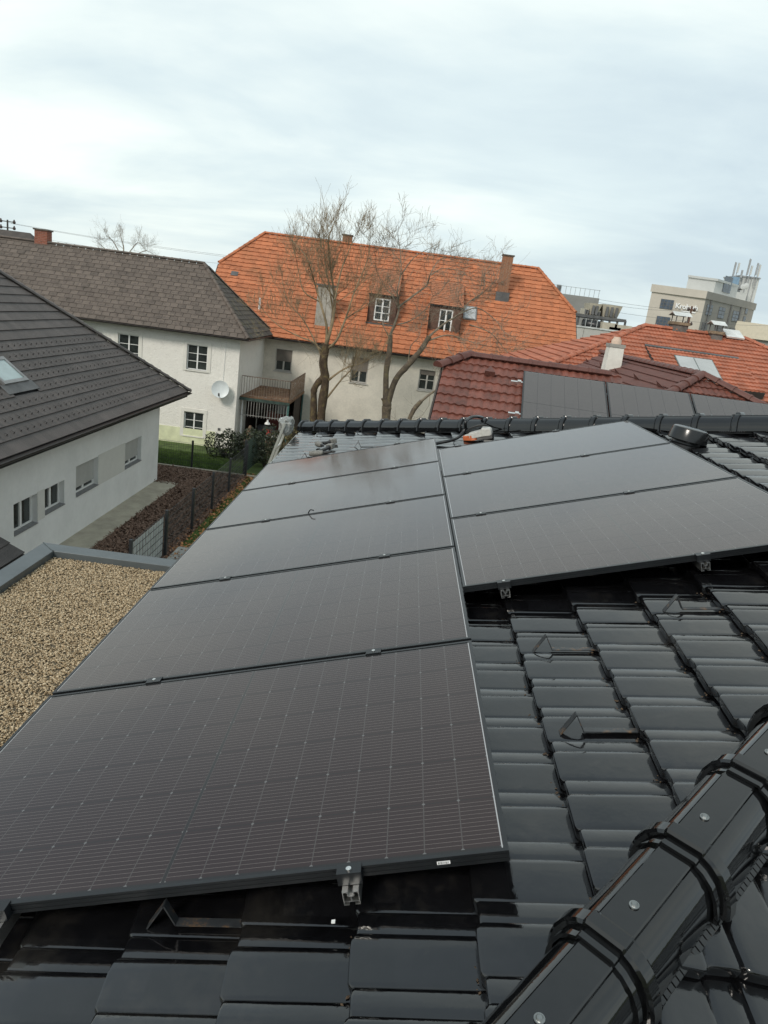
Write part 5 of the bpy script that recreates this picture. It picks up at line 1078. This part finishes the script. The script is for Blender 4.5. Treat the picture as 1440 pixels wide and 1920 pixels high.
ridge_tiles(rrf, (rx0, RY, RZ_+.03), (rx1, RY, RZ_+.03), .38, .12, redo); ridge_tiles(rrf, (rx0-RE, RY-RE, zz0+.04), (rx0, RY, RZ_+.04), .38, .11, redo); ridge_tiles(rrf, (rx1+RE, RY-RE, zz0+.04), (rx1, RY, RZ_+.04), .38, .11, redo)
m = MB(); m.box(rx0-RE+.5, rx1+RE-.5, RY-RE+.5, RY+RE-.5, Z0, zz0-.06); m.build('wall', creamw, rh_)
gutter(rh_, (rx0-RE, RY-RE-.07, zz0-.03), (rx1+RE, RY-RE-.07, zz0-.03), .08, brownm)
PR = Vector((0, RY-RE, zz0)); NRr = Vector((0, -RK, 1)).normalized()
ds = [onP(*q, PR, NRr) for q in ((1208, 651), (1383, 676), (1428, 752), (1245, 735))]
lift_ = NRr*.16; m = MB(); top = [ds[0]+NRr*.03, ds[1]+NRr*.03, ds[2]+NRr*.28, ds[3]+NRr*.28]
m.add([q-NRr*.05 for q in ds]+top, [(4, 5, 6, 7), (0, 1, 5, 4), (1, 2, 6, 5), (2, 3, 7, 6), (3, 0, 4, 7)]); sd_r = m.build('raised_roof', vb, rh_)
ev2 = (top[3]-top[0]).normalized()*-1; eu2 = Vector((1, 0, 0)); O2 = top[3]; n2v = eu2.cross(ev2).normalized(); wd_ = top[2].x-top[3].x
pol = [((q-O2).dot(eu2), (q-O2).dot(ev2)) for q in top]
lay_tiles(sd_r, O2+n2v*.012, eu2, ev2, pol, t_r, .28, .33, 0, 0, redo, nparts=150, jit=.003)
nP = (top[1]-top[0]).cross(top[3]-top[0]).normalized()
if nP.z < 0: nP = -nP
cq = [onP(*q, top[0]+nP*.07, nP) for q in ((1266, 667), (1334, 676), (1356, 718), (1287, 711))]
colr = thing('solar_collector', cq[3], 'large glass solar collector lying on the orange red roof', 'collector')
m = MB(); cm_ = sum(cq, Vector())/4; out = [cm_+(q-cm_)*1.05 for q in cq]; m.prism([q-nP*.06 for q in out], nP*.07); m.build('frame', mat('grey_green_collector_frame', (.12, .14, .13), rough=.4, metal=.3), colr)
gm_ = mat('collector_glass', (.30, .31, .31), rough=.12, var=.12, scale=1.5, spec=.8)
mid_t, mid_b = (cq[0]+cq[1])/2, (cq[3]+cq[2])/2
for A in ([cq[0], mid_t-Vector((.02, 0, 0)), mid_b-Vector((.02, 0, 0)), cq[3]], [mid_t+Vector((.02, 0, 0)), cq[1], cq[2], mid_b+Vector((.02, 0, 0))]): m = MB(); m.prism([q+nP*.004 for q in A], nP*.012); m.build('pane', gm_, colr)
for i in range(5): q = top[0].lerp(top[1], .02+.24*i)
m = MB(); m.bar(top[0]+NRr*.05, top[1]+NRr*.05, .12, .05, up=NRr); m.build('ridge_vent_strip', leadgrey, rh_)
for k, (bx_, by_, tpx, nm) in enumerate(((1274, 623, (1270, 600), 'left capped chimney with soot grey base on the orange red ridge'), (1343, 638, (1346, 618), 'right capped chimney with soot grey base on the orange red ridge'))):
    q = onP(bx_, by_, PR, NRr); zt = atY(*tpx, q.y+.3).z-.12; ch = thing('chimney', q, nm, 'chimney', 'chimneys on the orange red roof'); wd = .27 if k == 0 else .2
    m = MB(); m.box(q.x-wd, q.x+wd, q.y, q.y+.55, q.z-.3, zt-.05); m.build('shaft', mat('soot_grey_chimney', (.13, .12, .11), rough=.95, var=.3, scale=4), ch)
    m = MB(); m.box(q.x-wd-.05, q.x+wd+.05, q.y-.05, q.y+.6, zt-.05, zt+.05); m.build('crown', mat('mossy_chimney_crown', (.2, .15, .1), rough=.95, var=.4, scale=9), ch)
    m = MB(); m.prism([(q.x-wd-.06, q.y-.1, zt+.27), (q.x-wd-.06, q.y+.27, zt+.42), (q.x-wd-.06, q.y+.65, zt+.27), (q.x-wd-.06, q.y+.27, zt+.38)], (2*wd+.12, 0, 0)); m.build('rain_cap', mat('pale_metal_cap', (.62, .62, .6), rough=.4, metal=.4), ch)
    for dx_ in (-wd+.06, wd-.06): m = MB(); m.box(q.x+dx_-.015, q.x+dx_+.015, q.y+.02, q.y+.05, zt, zt+.29); m.build('cap_leg', leadgrey, ch); m = MB(); m.box(q.x+dx_-.015, q.x+dx_+.015, q.y+.5, q.y+.53, zt, zt+.29); m.build('cap_leg', leadgrey, ch)
q = onP(1372, 632, PR, NRr); m = MB(); m.obox(q+NRr*.12, Vector((.33, 0, 0)), evR*.35, NRr*.03); m.build('roof_hatch', mat('pale_metal_cap', (.62, .62, .6)), rh_)

# ================================================================ far buildings
def wpole(name, base, H, r, label, arms, m_, cat='pole', isz=1.0):
    o = thing(name, base, label, cat); b = Vector(base); m = MB(); m.tube([b, b+Vector((0, 0, H))], [r, r*.7], 8); m.build('mast', m_, o)
    for z, L in arms:
        m = MB(); m.box(b.x-L, b.x+L, b.y-.03, b.y+.03, b.z+z-.03, b.z+z+.03); m.build('cross_arm', m_, o)
        for s in (-1, 1): m = MB(); lathe(m, (b.x+s*L, b.y, b.z+z), (0, 0, 1), [(.05*isz, -.12*isz), (.11*isz, -.06*isz), (.11*isz, .04*isz), (.06*isz, .1*isz), (.04*isz, .18*isz)], 10); m.build('insulator', mat('brown_insulator', (.05, .03, .025), rough=.3), o)
    return o
rusty = mat('rusty_mast', (.12, .06, .04), rough=.8, var=.3)
pb = atY(1298, 574, 32); wpole('utility_pole', (pb.x, 32, Z0), pb.z-Z0, .06, 'rusty roof mast with insulators in front of the grey lettered building', [(pb.z-Z0-.15, .13), (pb.z-Z0-.75, .13)], rusty, isz=.55)
pl = atY(14, 412, 55); wpole('utility_pole', (pl.x, 55, Z0), pl.z-Z0, .09, 'dark utility pole at the far left above the roofs', [(pl.z-Z0-.12, .5), (pl.z-Z0-.55, .5)], mat('dark_mast', (.05, .045, .04), rough=.8))
# dark roofed house at far left
fh = thing('house', (-27, 48, Z0), 'distant house with dark roof at the upper left edge', 'house')
a = atY(57, 437, 47); b = atY(0, 428, 47); c = atY(72, 455, 44); m = MB(); zt = a.z; ze = zt-2.6
m.quad((a.x, 47, zt), (a.x-10, 47, zt), (a.x-10, 44, ze), (a.x+2.4, 44, ze)); m.quad((a.x, 47, zt), (a.x+2.4, 44, ze), (a.x+2.4, 50, ze)); m.quad((a.x, 47, zt), (a.x-10, 47, zt), (a.x-10, 50, ze), (a.x+2.4, 50, ze)); m.build('roof', mat('dark_far_roof', lin((70, 64, 60)), rough=.8, var=.2, scale=3), fh)
m = MB(); m.box(a.x-10, a.x+2, 44.4, 49.6, Z0, ze-.02); m.build('wall', creamw, fh)
# lettered grey building
kb = thing('office_building', (45, 125, Z0), 'grey beige office block with white wall lettering and rooftop antennas', 'building')
kf = mat('beige_office_cladding', lin((196, 188, 176)), rough=.9, var=.06, scale=.5); ks = mat('shaded_side_grey', lin((146, 142, 135)), rough=.9, var=.06, scale=.5); kd = mat('dark_office_trim', (.12, .12, .12), rough=.7)  # ks: darker copy of the front, paints shade onto the side walls
YK = 120; k0 = atY(1225, 534, YK); k1 = atY(1327, 545, YK); zk = (k0.z+k1.z)/2; k2 = atZ(1417, 569, zk)
e1 = Vector((k1.x-k0.x, 0, 0)); e2 = Vector((k2.x-k1.x, k2.y-k1.y, 0))
if e2.length > 40: e2 = e2*(40/e2.length)
A = Vector((k0.x, YK, 0)); B = Vector((k1.x, YK, 0)); Cc = B+e2; D = A+e2
def kwall(P, Q, z0, z1, m_, name='wall', th=.3):
    d = (Q-P).normalized(); n = Vector((d.y, -d.x, 0)); mm = MB(); mm.prism([(P.x, P.y, z0), (Q.x, Q.y, z0), (Q.x-n.x*th, Q.y-n.y*th, z0), (P.x-n.x*th, P.y-n.y*th, z0)], (0, 0, z1-z0)); return mm.build(name, m_, kb)
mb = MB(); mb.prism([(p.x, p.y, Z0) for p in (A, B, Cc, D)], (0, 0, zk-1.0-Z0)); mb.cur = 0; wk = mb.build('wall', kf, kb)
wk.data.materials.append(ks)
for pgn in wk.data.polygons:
    if abs(pgn.normal.y+1) > .05 and abs(pgn.normal.z) < .5: pgn.material_index = 1  # walls off the front take the shade-darkened copy
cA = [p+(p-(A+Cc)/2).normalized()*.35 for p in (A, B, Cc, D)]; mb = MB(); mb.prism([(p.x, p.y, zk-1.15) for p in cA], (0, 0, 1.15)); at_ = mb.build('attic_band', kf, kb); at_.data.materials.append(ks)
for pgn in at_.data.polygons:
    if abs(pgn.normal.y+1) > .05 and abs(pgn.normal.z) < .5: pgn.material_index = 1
kg = mat('office_glass', (.05, .07, .10), rough=.08, var=.5, scale=.9, spec=.7)
def kwin(P, d, u0, u1, z0, z1, cols, rows, depth=.08):
    n = Vector((d.y, -d.x, 0)); q = lambda u, z, k: Vector((P.x+d.x*u, P.y+d.y*u, z))+n*k
    m = MB(); m.hexa([q(u0, z0, .02), q(u1, z0, .02), q(u1, z0, depth), q(u0, z0, depth), q(u0, z1, .02), q(u1, z1, .02), q(u1, z1, depth), q(u0, z1, depth)]); o = m.build('window', kd, kb)
    w_, h_ = (u1-u0)/cols, (z1-z0)/rows
    for c in range(cols):
        for r in range(rows): m = MB(); a, b, e_, f = u0+w_*c+.05, u0+w_*(c+1)-.05, z0+h_*r+.05, z0+h_*(r+1)-.05; m.quad(q(a, e_, depth+.01), q(b, e_, depth+.01), q(b, f, depth+.01), q(a, f, depth+.01)); m.build('pane', kg, o)
df = Vector((1, 0, 0)); dsd = e2.normalized()
def kpx(x, y): p = atY(x, y, YK); return p.x-A.x, p.z
for (xa, ya, xb, yb) in ((1240, 560, 1260, 581), (1232, 592, 1253, 613)):
    u0, z1 = kpx(xa, ya); u1, z0 = kpx(xb, yb); kwin(A, df, u0, u1, z0, z1, 4, 3)
nsd = Vector((dsd.y, -dsd.x, 0))
def kside(x, y): p = onP(x, y, B, nsd); return (p-B).dot(dsd), p.z
for (xa, ya, xb, yb) in ((1326, 570, 1332, 592), (1349, 575, 1355, 598), (1375, 582, 1381, 604), (1317, 604, 1323, 622), (1343, 608, 1349, 630), (1368, 614, 1374, 634)):
    u0, z1 = kside(xa, ya); u1, z0 = kside(xb, yb); kwin(B, dsd, min(u0, u1), max(u0, u1), min(z0, z1), max(z0, z1), 2, 3)
for xa, ya in ((1398, 578), (1394, 593), (1390, 608)): u0, z1 = kside(xa, ya); kwin(B, dsd, u0, u0+1.0, z1-.9, z1, 1, 1)
for xa in (1334, 1374, 1393):
    u0, _z = kside(xa, 560); p0 = B+dsd*u0+nsd*.12; m = MB(); m.tube([(p0.x, p0.y, Z0), (p0.x, p0.y, zk-1.1)], .1, 6); m.build('downpipe', kd, kb)
# lettering
u0, z0 = kpx(1266, 573); u1, _ = kpx(1308, 577)
tcv = bpy.data.curves.new('lettering', 'FONT'); tcv.body = 'Krobath'; tcv.extrude = .06; tcv.offset = .018; tcv.size = 1.0; to = bpy.data.objects.new('tmp_text', tcv); COL.objects.link(to)
bpy.context.view_layer.update(); dg = bpy.context.evaluated_depsgraph_get(); tme = bpy.data.meshes.new_from_object(to.evaluated_get(dg)); wtx = max(v.co.x for v in tme.vertices); bpy.data.objects.remove(to)
ss = (u1-u0)/wtx; tme.materials.clear(); tme.materials.append(mat('white_letter', (.85, .85, .85), rough=.5, var=.02))
place('lettering', tme, Matrix.Translation((A.x+u0, YK-.10, z0-.35)) @ Matrix.Rotation(R(90), 4, 'X') @ Matrix.Scale(ss, 4), kb)
m = MB(); m.box(A.x+u0+1.1, A.x+u1-.2, YK-.1, YK-.02, z0-.78, z0-.62); m.build('small_lettering_line', MATS['white_letter'], kb)
# rooftop penthouse and antenna tower
p0 = atY(1291, 520, YK+6); p1 = atY(1343, 526, YK+6); ph_ = thing('rooftop_house', (p0.x, YK+6, zk), 'white stair house on the roof of the grey office block', 'rooftop house')
pw = mat('white_panel_cladding', lin((188, 190, 188)), rough=.7, var=.05, scale=.5); m = MB(); L_ = p1.x-p0.x; q0 = Vector((p0.x, YK+6, zk)); q1 = q0+Vector((L_, 0, 0)); sv = dsd*9
m.prism([q0, q1, q1+sv, q0+sv], (0, 0, p0.z-zk)); m.build('wall', pw, ph_); m = MB(); m.prism([q+Vector((0, 0, p0.z-zk)) for q in (q0-Vector((.2, .2, 0)), q1+Vector((.2, -.2, 0)), q1+sv+Vector((.2, .2, 0)), q0+sv)], (0, 0, .35)); m.build('attic_band', pw, ph_)
m = MB(); qa = q1+dsd*3+nsd*.05; m.prism([qa+Vector((0, 0, .8)), qa+dsd*3+Vector((0, 0, .8)), qa+dsd*3+Vector((0, 0, 3.4)), qa+Vector((0, 0, 3.4))], nsd*.06); m.build('window', kg, ph_)
gm_far = mat('antenna_grey', (.32, .33, .34), rough=.5, var=.1); YT = YK+22; t0 = atY(1383, 524, YT); t1 = atY(1425, 520, YT); tz = atY(1400, 515, YT).z
tw = thing('antenna_tower', (t0.x, YT, zk), 'white tower with mobile phone antennas behind the grey office block', 'tower'); tx0 = atY(1386, 524, YT).x; tx1 = atY(1424, 524, YT).x; tz = atY(1405, 521, YT).z; m = MB(); m.box(tx0, tx1, YT, YT+7, zk-3, tz); m.build('shaft', pw, tw); m = MB(); m.box(tx0-.15, tx1+.15, YT-.15, YT+7.15, tz, tz+.25); m.build('shaft_cap', gm_far, tw)
for i in range(4): x = tx0+(tx1-tx0)*(i+.6)/4.4; m = MB(); m.tube([(x, YT-.1, zk-1), (x, YT-.1, tz)], .07, 6); m.build('riser_pipe', gm_far, tw)
u0x = atY(1366, 545, YT-2); m = MB(); m.box(u0x.x, t0.x+1.5, YT-2, YT+2, zk-2, u0x.z); m.build('lower_block', pw, tw)
gm2 = mat('antenna_grey', (.32, .33, .34), rough=.5, var=.1)
for i, (x, y, h) in enumerate(((1377, 502, 2.6), (1384, 500, 1.8), (1404, 497, 2.9), (1408, 505, 1.7), (1419, 502, 2.2), (1423, 505, 2.2), (1390, 512, 1.4))):
    q = atY(x, y, YT-.4); m = MB(); m.tube([(q.x, YT-.4, q.z-3.2), (q.x, YT-.4, q.z+h*.4)], .06, 6); an = m.build('antenna_mast', gm2, tw); m = MB(); m.box(q.x-.14, q.x+.14, YT-.75, YT-.5, q.z-h*.6, q.z+h*.35); m.build('antenna', pw if i % 2 else gm2, an)
q = atY(1379, 528, YT-1.5); m = MB(); m.box(q.x-.6, q.x+.6, YT-1.6, YT-.5, q.z-.9, q.z+.8); m.build('blue_cabinet', mat('blue_cabinet', (.20, .31, .42), rough=.5, var=.1), tw)
m = MB(); m.box(q.x-2.0, q.x+1.6, YT-2.2, YT-.4, q.z-1.3, q.z-1.15); m.build('platform', kd, tw)
for x, y in ((1369, 549), (1373, 552), (1399, 536), (1393, 538)): q = atY(x, y, YT-2.4); m = MB(); lathe(m, q, (0, -1, .1), [(.5, 0), (.48, .12), (.2, .2)], 14); m.build('dish', pw, tw)
# pale hall behind, at the right edge
ih = thing('warehouse', (70, 130, Z0), 'low pale warehouse at the right picture edge beside the office block', 'warehouse')
a = atY(1400, 604, 130); b = atY(1445, 612, 130); m = MB(); m.box(a.x-3, b.x+25, 130, 150, Z0, a.z-2.6); m.build('wall', ks, ih); m = MB(); m.box(a.x-3.5, b.x+25, 129.5, 150, a.z-2.6, a.z); m.build('roof', mat('cream_roof_sheet', lin((214, 204, 184)), rough=.8, var=.06), ih)
i2 = thing('white_shed', (30, 50, Z0), 'small white rendered building right of the orange red roof', 'building')
a = atY(1412, 648, 52); b = atY(1432, 652, 52); m = MB(); m.box(a.x, a.x+12, 52, 60, Z0, a.z-.3); m.build('wall', mat('pale_green_white_wall', (.55, .57, .52), rough=.9), i2); m = MB(); m.box(a.x-.3, a.x+12, 51.7, 60, a.z-.3, a.z); m.build('roof', mat('pale_metal_cap', (.62, .62, .6)), i2)
# factory hall with cooling plant
fa = thing('factory_hall', (20, 70, Z0), 'grey panelled factory hall behind the orange gable', 'factory')
fpan = mat('light_grey_wall_panel', lin((176, 174, 168)), rough=.7, var=.05, scale=.6); fdk = mat('mid_grey_corrugated', lin((132, 131, 127)), rough=.6, var=.08, scale=.7)
YF = 62; a = atY(1078, 612, YF); b = atY(1180, 626, YF); zf = a.z; x0f = a.x-6; pw_ = 3.4
n_ = 8
for i in range(n_):
    m = MB(); m.box(x0f+i*pw_+.015, x0f+(i+1)*pw_-.015, YF, YF+.3, Z0, zf); m.build('wall_panel', fpan, fa)
m = MB(); m.box(x0f, x0f+n_*pw_, YF+.31, YF+24, Z0, zf-.1); m.build('hall_body', fdk, fa)
m = MB(); m.box(x0f-.1, x0f+n_*pw_, YF-.08, YF+.4, zf, zf+.12); m.build('parapet_cap', mat('pale_metal_cap', (.62, .62, .6)), fa)
p = atY(1106, 652, YF); m = MB(); m.box(p.x-.35, p.x+.35, YF-.03, YF+.05, p.z-.35, p.z+.35); fw_ = m.build('window', kd, fa); m = MB(); m.box(p.x-.29, p.x+.29, YF-.045, YF-.031, p.z-.29, p.z+.29); m.build('pane', kg, fw_)
fb = thing('factory_block', (22, 100, Z0), 'taller grey corrugated factory block with roof railing and flue', 'factory')
a = atY(1050, 548, 98); b = atY(1123, 564, 98); m = MB(); m.box(a.x-12, b.x, 98, 120, Z0, b.z+.3); m.build('wall', fdk, fb)
for i in range(14): x = a.x-3+i*.62*1.0; m = MB(); m.box(x, x+.05, 98.2, 98.25, b.z+.3, b.z+1.3); m.build('railing_post', zinc, fb)
m = MB(); m.box(a.x-3, b.x, 98.2, 98.24, b.z+1.25, b.z+1.3); m.build('railing', zinc, fb)
q = atY(1048, 537, 99); m = MB(); m.tube([(q.x, 99, b.z-1), (q.x, 99, q.z+.2)], .32, 10); m.build('flue', kd, fb)
# cooling plant on the hall roof
cp = thing('cooling_plant', (19, 68, zf), 'white cooling units and pipes standing on a steel platform on the factory hall', 'cooling plant')
YC = 66; pale = mat('cream_cooling_unit', lin((172, 165, 148)), rough=.6, var=.15)
a = atY(1082, 590, YC); b = atY(1168, 602, YC); zp = (a.z+b.z)/2; m = MB(); m.box(a.x-1, b.x, YC-1, YC+4, zp-.12, zp+.12); m.build('platform', leadgrey, cp)
for i in range(7): x = a.x+(b.x-a.x)*i/6; m = MB(); m.box(x-.08, x+.08, YC-.9, YC-.75, zf-.1, zp); m.build('platform_leg', leadgrey, cp)
for xa, xb, ht, nm in ((1096, 1102, .65, 'fan_unit'), (1106, 1119, 1.15, 'cooling_tower'), (1116, 1125, .6, 'fan_unit'), (1131, 1158, 1.2, 'cooling_tower')):
    A_p = atY(xa, 590, YC).x; B_p = atY(xb, 590, YC).x; tp = .25 if nm == 'cooling_tower' else 0; m = MB()
    m.loft([[(A_p, YC, zp+.12), (B_p, YC, zp+.12), (B_p, YC+2, zp+.12), (A_p, YC+2, zp+.12)], [(A_p-tp, YC-tp, zp+ht), (B_p+tp, YC-tp, zp+ht), (B_p+tp, YC+2, zp+ht), (A_p-tp, YC+2, zp+ht)]]); cu = m.build(nm, pale, cp)
    nl = max(2, int((B_p-A_p)/.32))
    for k in range(nl): x = A_p+(B_p-A_p)*(k+.5)/nl; m = MB(); m.box(x-.10, x+.10, YC-tp-.06, YC+.05, zp+.2, zp+ht*.85); m.build('grille', kd, cu)
a = atY(1092, 605, YC-1); b = atY(1134, 611, YC-1); m = MB(); zc = a.z-.1; m.tube([(a.x, YC-1, zc), (b.x-.3, YC-1, zc), (b.x, YC-1, zc-.4), (b.x, YC-1, zf)], .42, 10); m.build('black_pipe', black_plastic, cp, smooth=True)
for k in range(4): x = a.x+(b.x-a.x)*(k+.3)/4; m = MB(); m.box(x, x+.06, YC-1.5, YC-.5, zc-.5, zc+.5); m.build('pipe_clip', zinc, cp)
for k, (xa, ya, wd, ht) in enumerate(((1142, 612, 1.3, 1.2), (1152, 618, 1.0, .9), (1168, 614, 1.5, .9))): q = atY(xa, ya+4, YC-2); m = MB(); m.box(q.x-wd/2, q.x+wd/2, YC-2, YC-.8, zf, q.z+ht*.4); m.build('roof_unit', pale, cp)
# overhead wires
wm_ = mat('overhead_wire', (.10, .10, .10), rough=.6)
def wire(A, B, sag, r, label, grp):
    A, B = Vector(A), Vector(B); m = MB(); m.tube([A.lerp(B, i/16)-Vector((0, 0, sag*4*(i/16)*(1-i/16))) for i in range(17)], r, 4); m.build('overhead_wire', wm_, None, label=label, cat='wire', group=grp)
zw = pl.z
for k, (xa, ya, xb, yb, lb) in enumerate(((14, 417, 425, 479, 'uppermost overhead wire behind the dark slate ridge at left'), (20, 419, 420, 481, 'second overhead wire behind the dark slate ridge at left'), (95, 450, 412, 494, 'lowest overhead wire behind the dark slate ridge at left'))): wire(atY(xa, ya, 55), atY(xb, yb, 56), .12, .011, lb, 'overhead wires at left')
for k, (xa, ya, xb, yb, lb) in enumerate(((1120, 561, 1400, 590, 'upper overhead wire between factory and office block'), (1122, 567, 1300, 583, 'second overhead wire between factory and office block'), (1160, 586, 1440, 611, 'lower overhead wire between factory and office block'))): wire(atY(xa, ya, 60), atY(xb, yb, 62), .2, .013, lb, 'overhead wires at right')
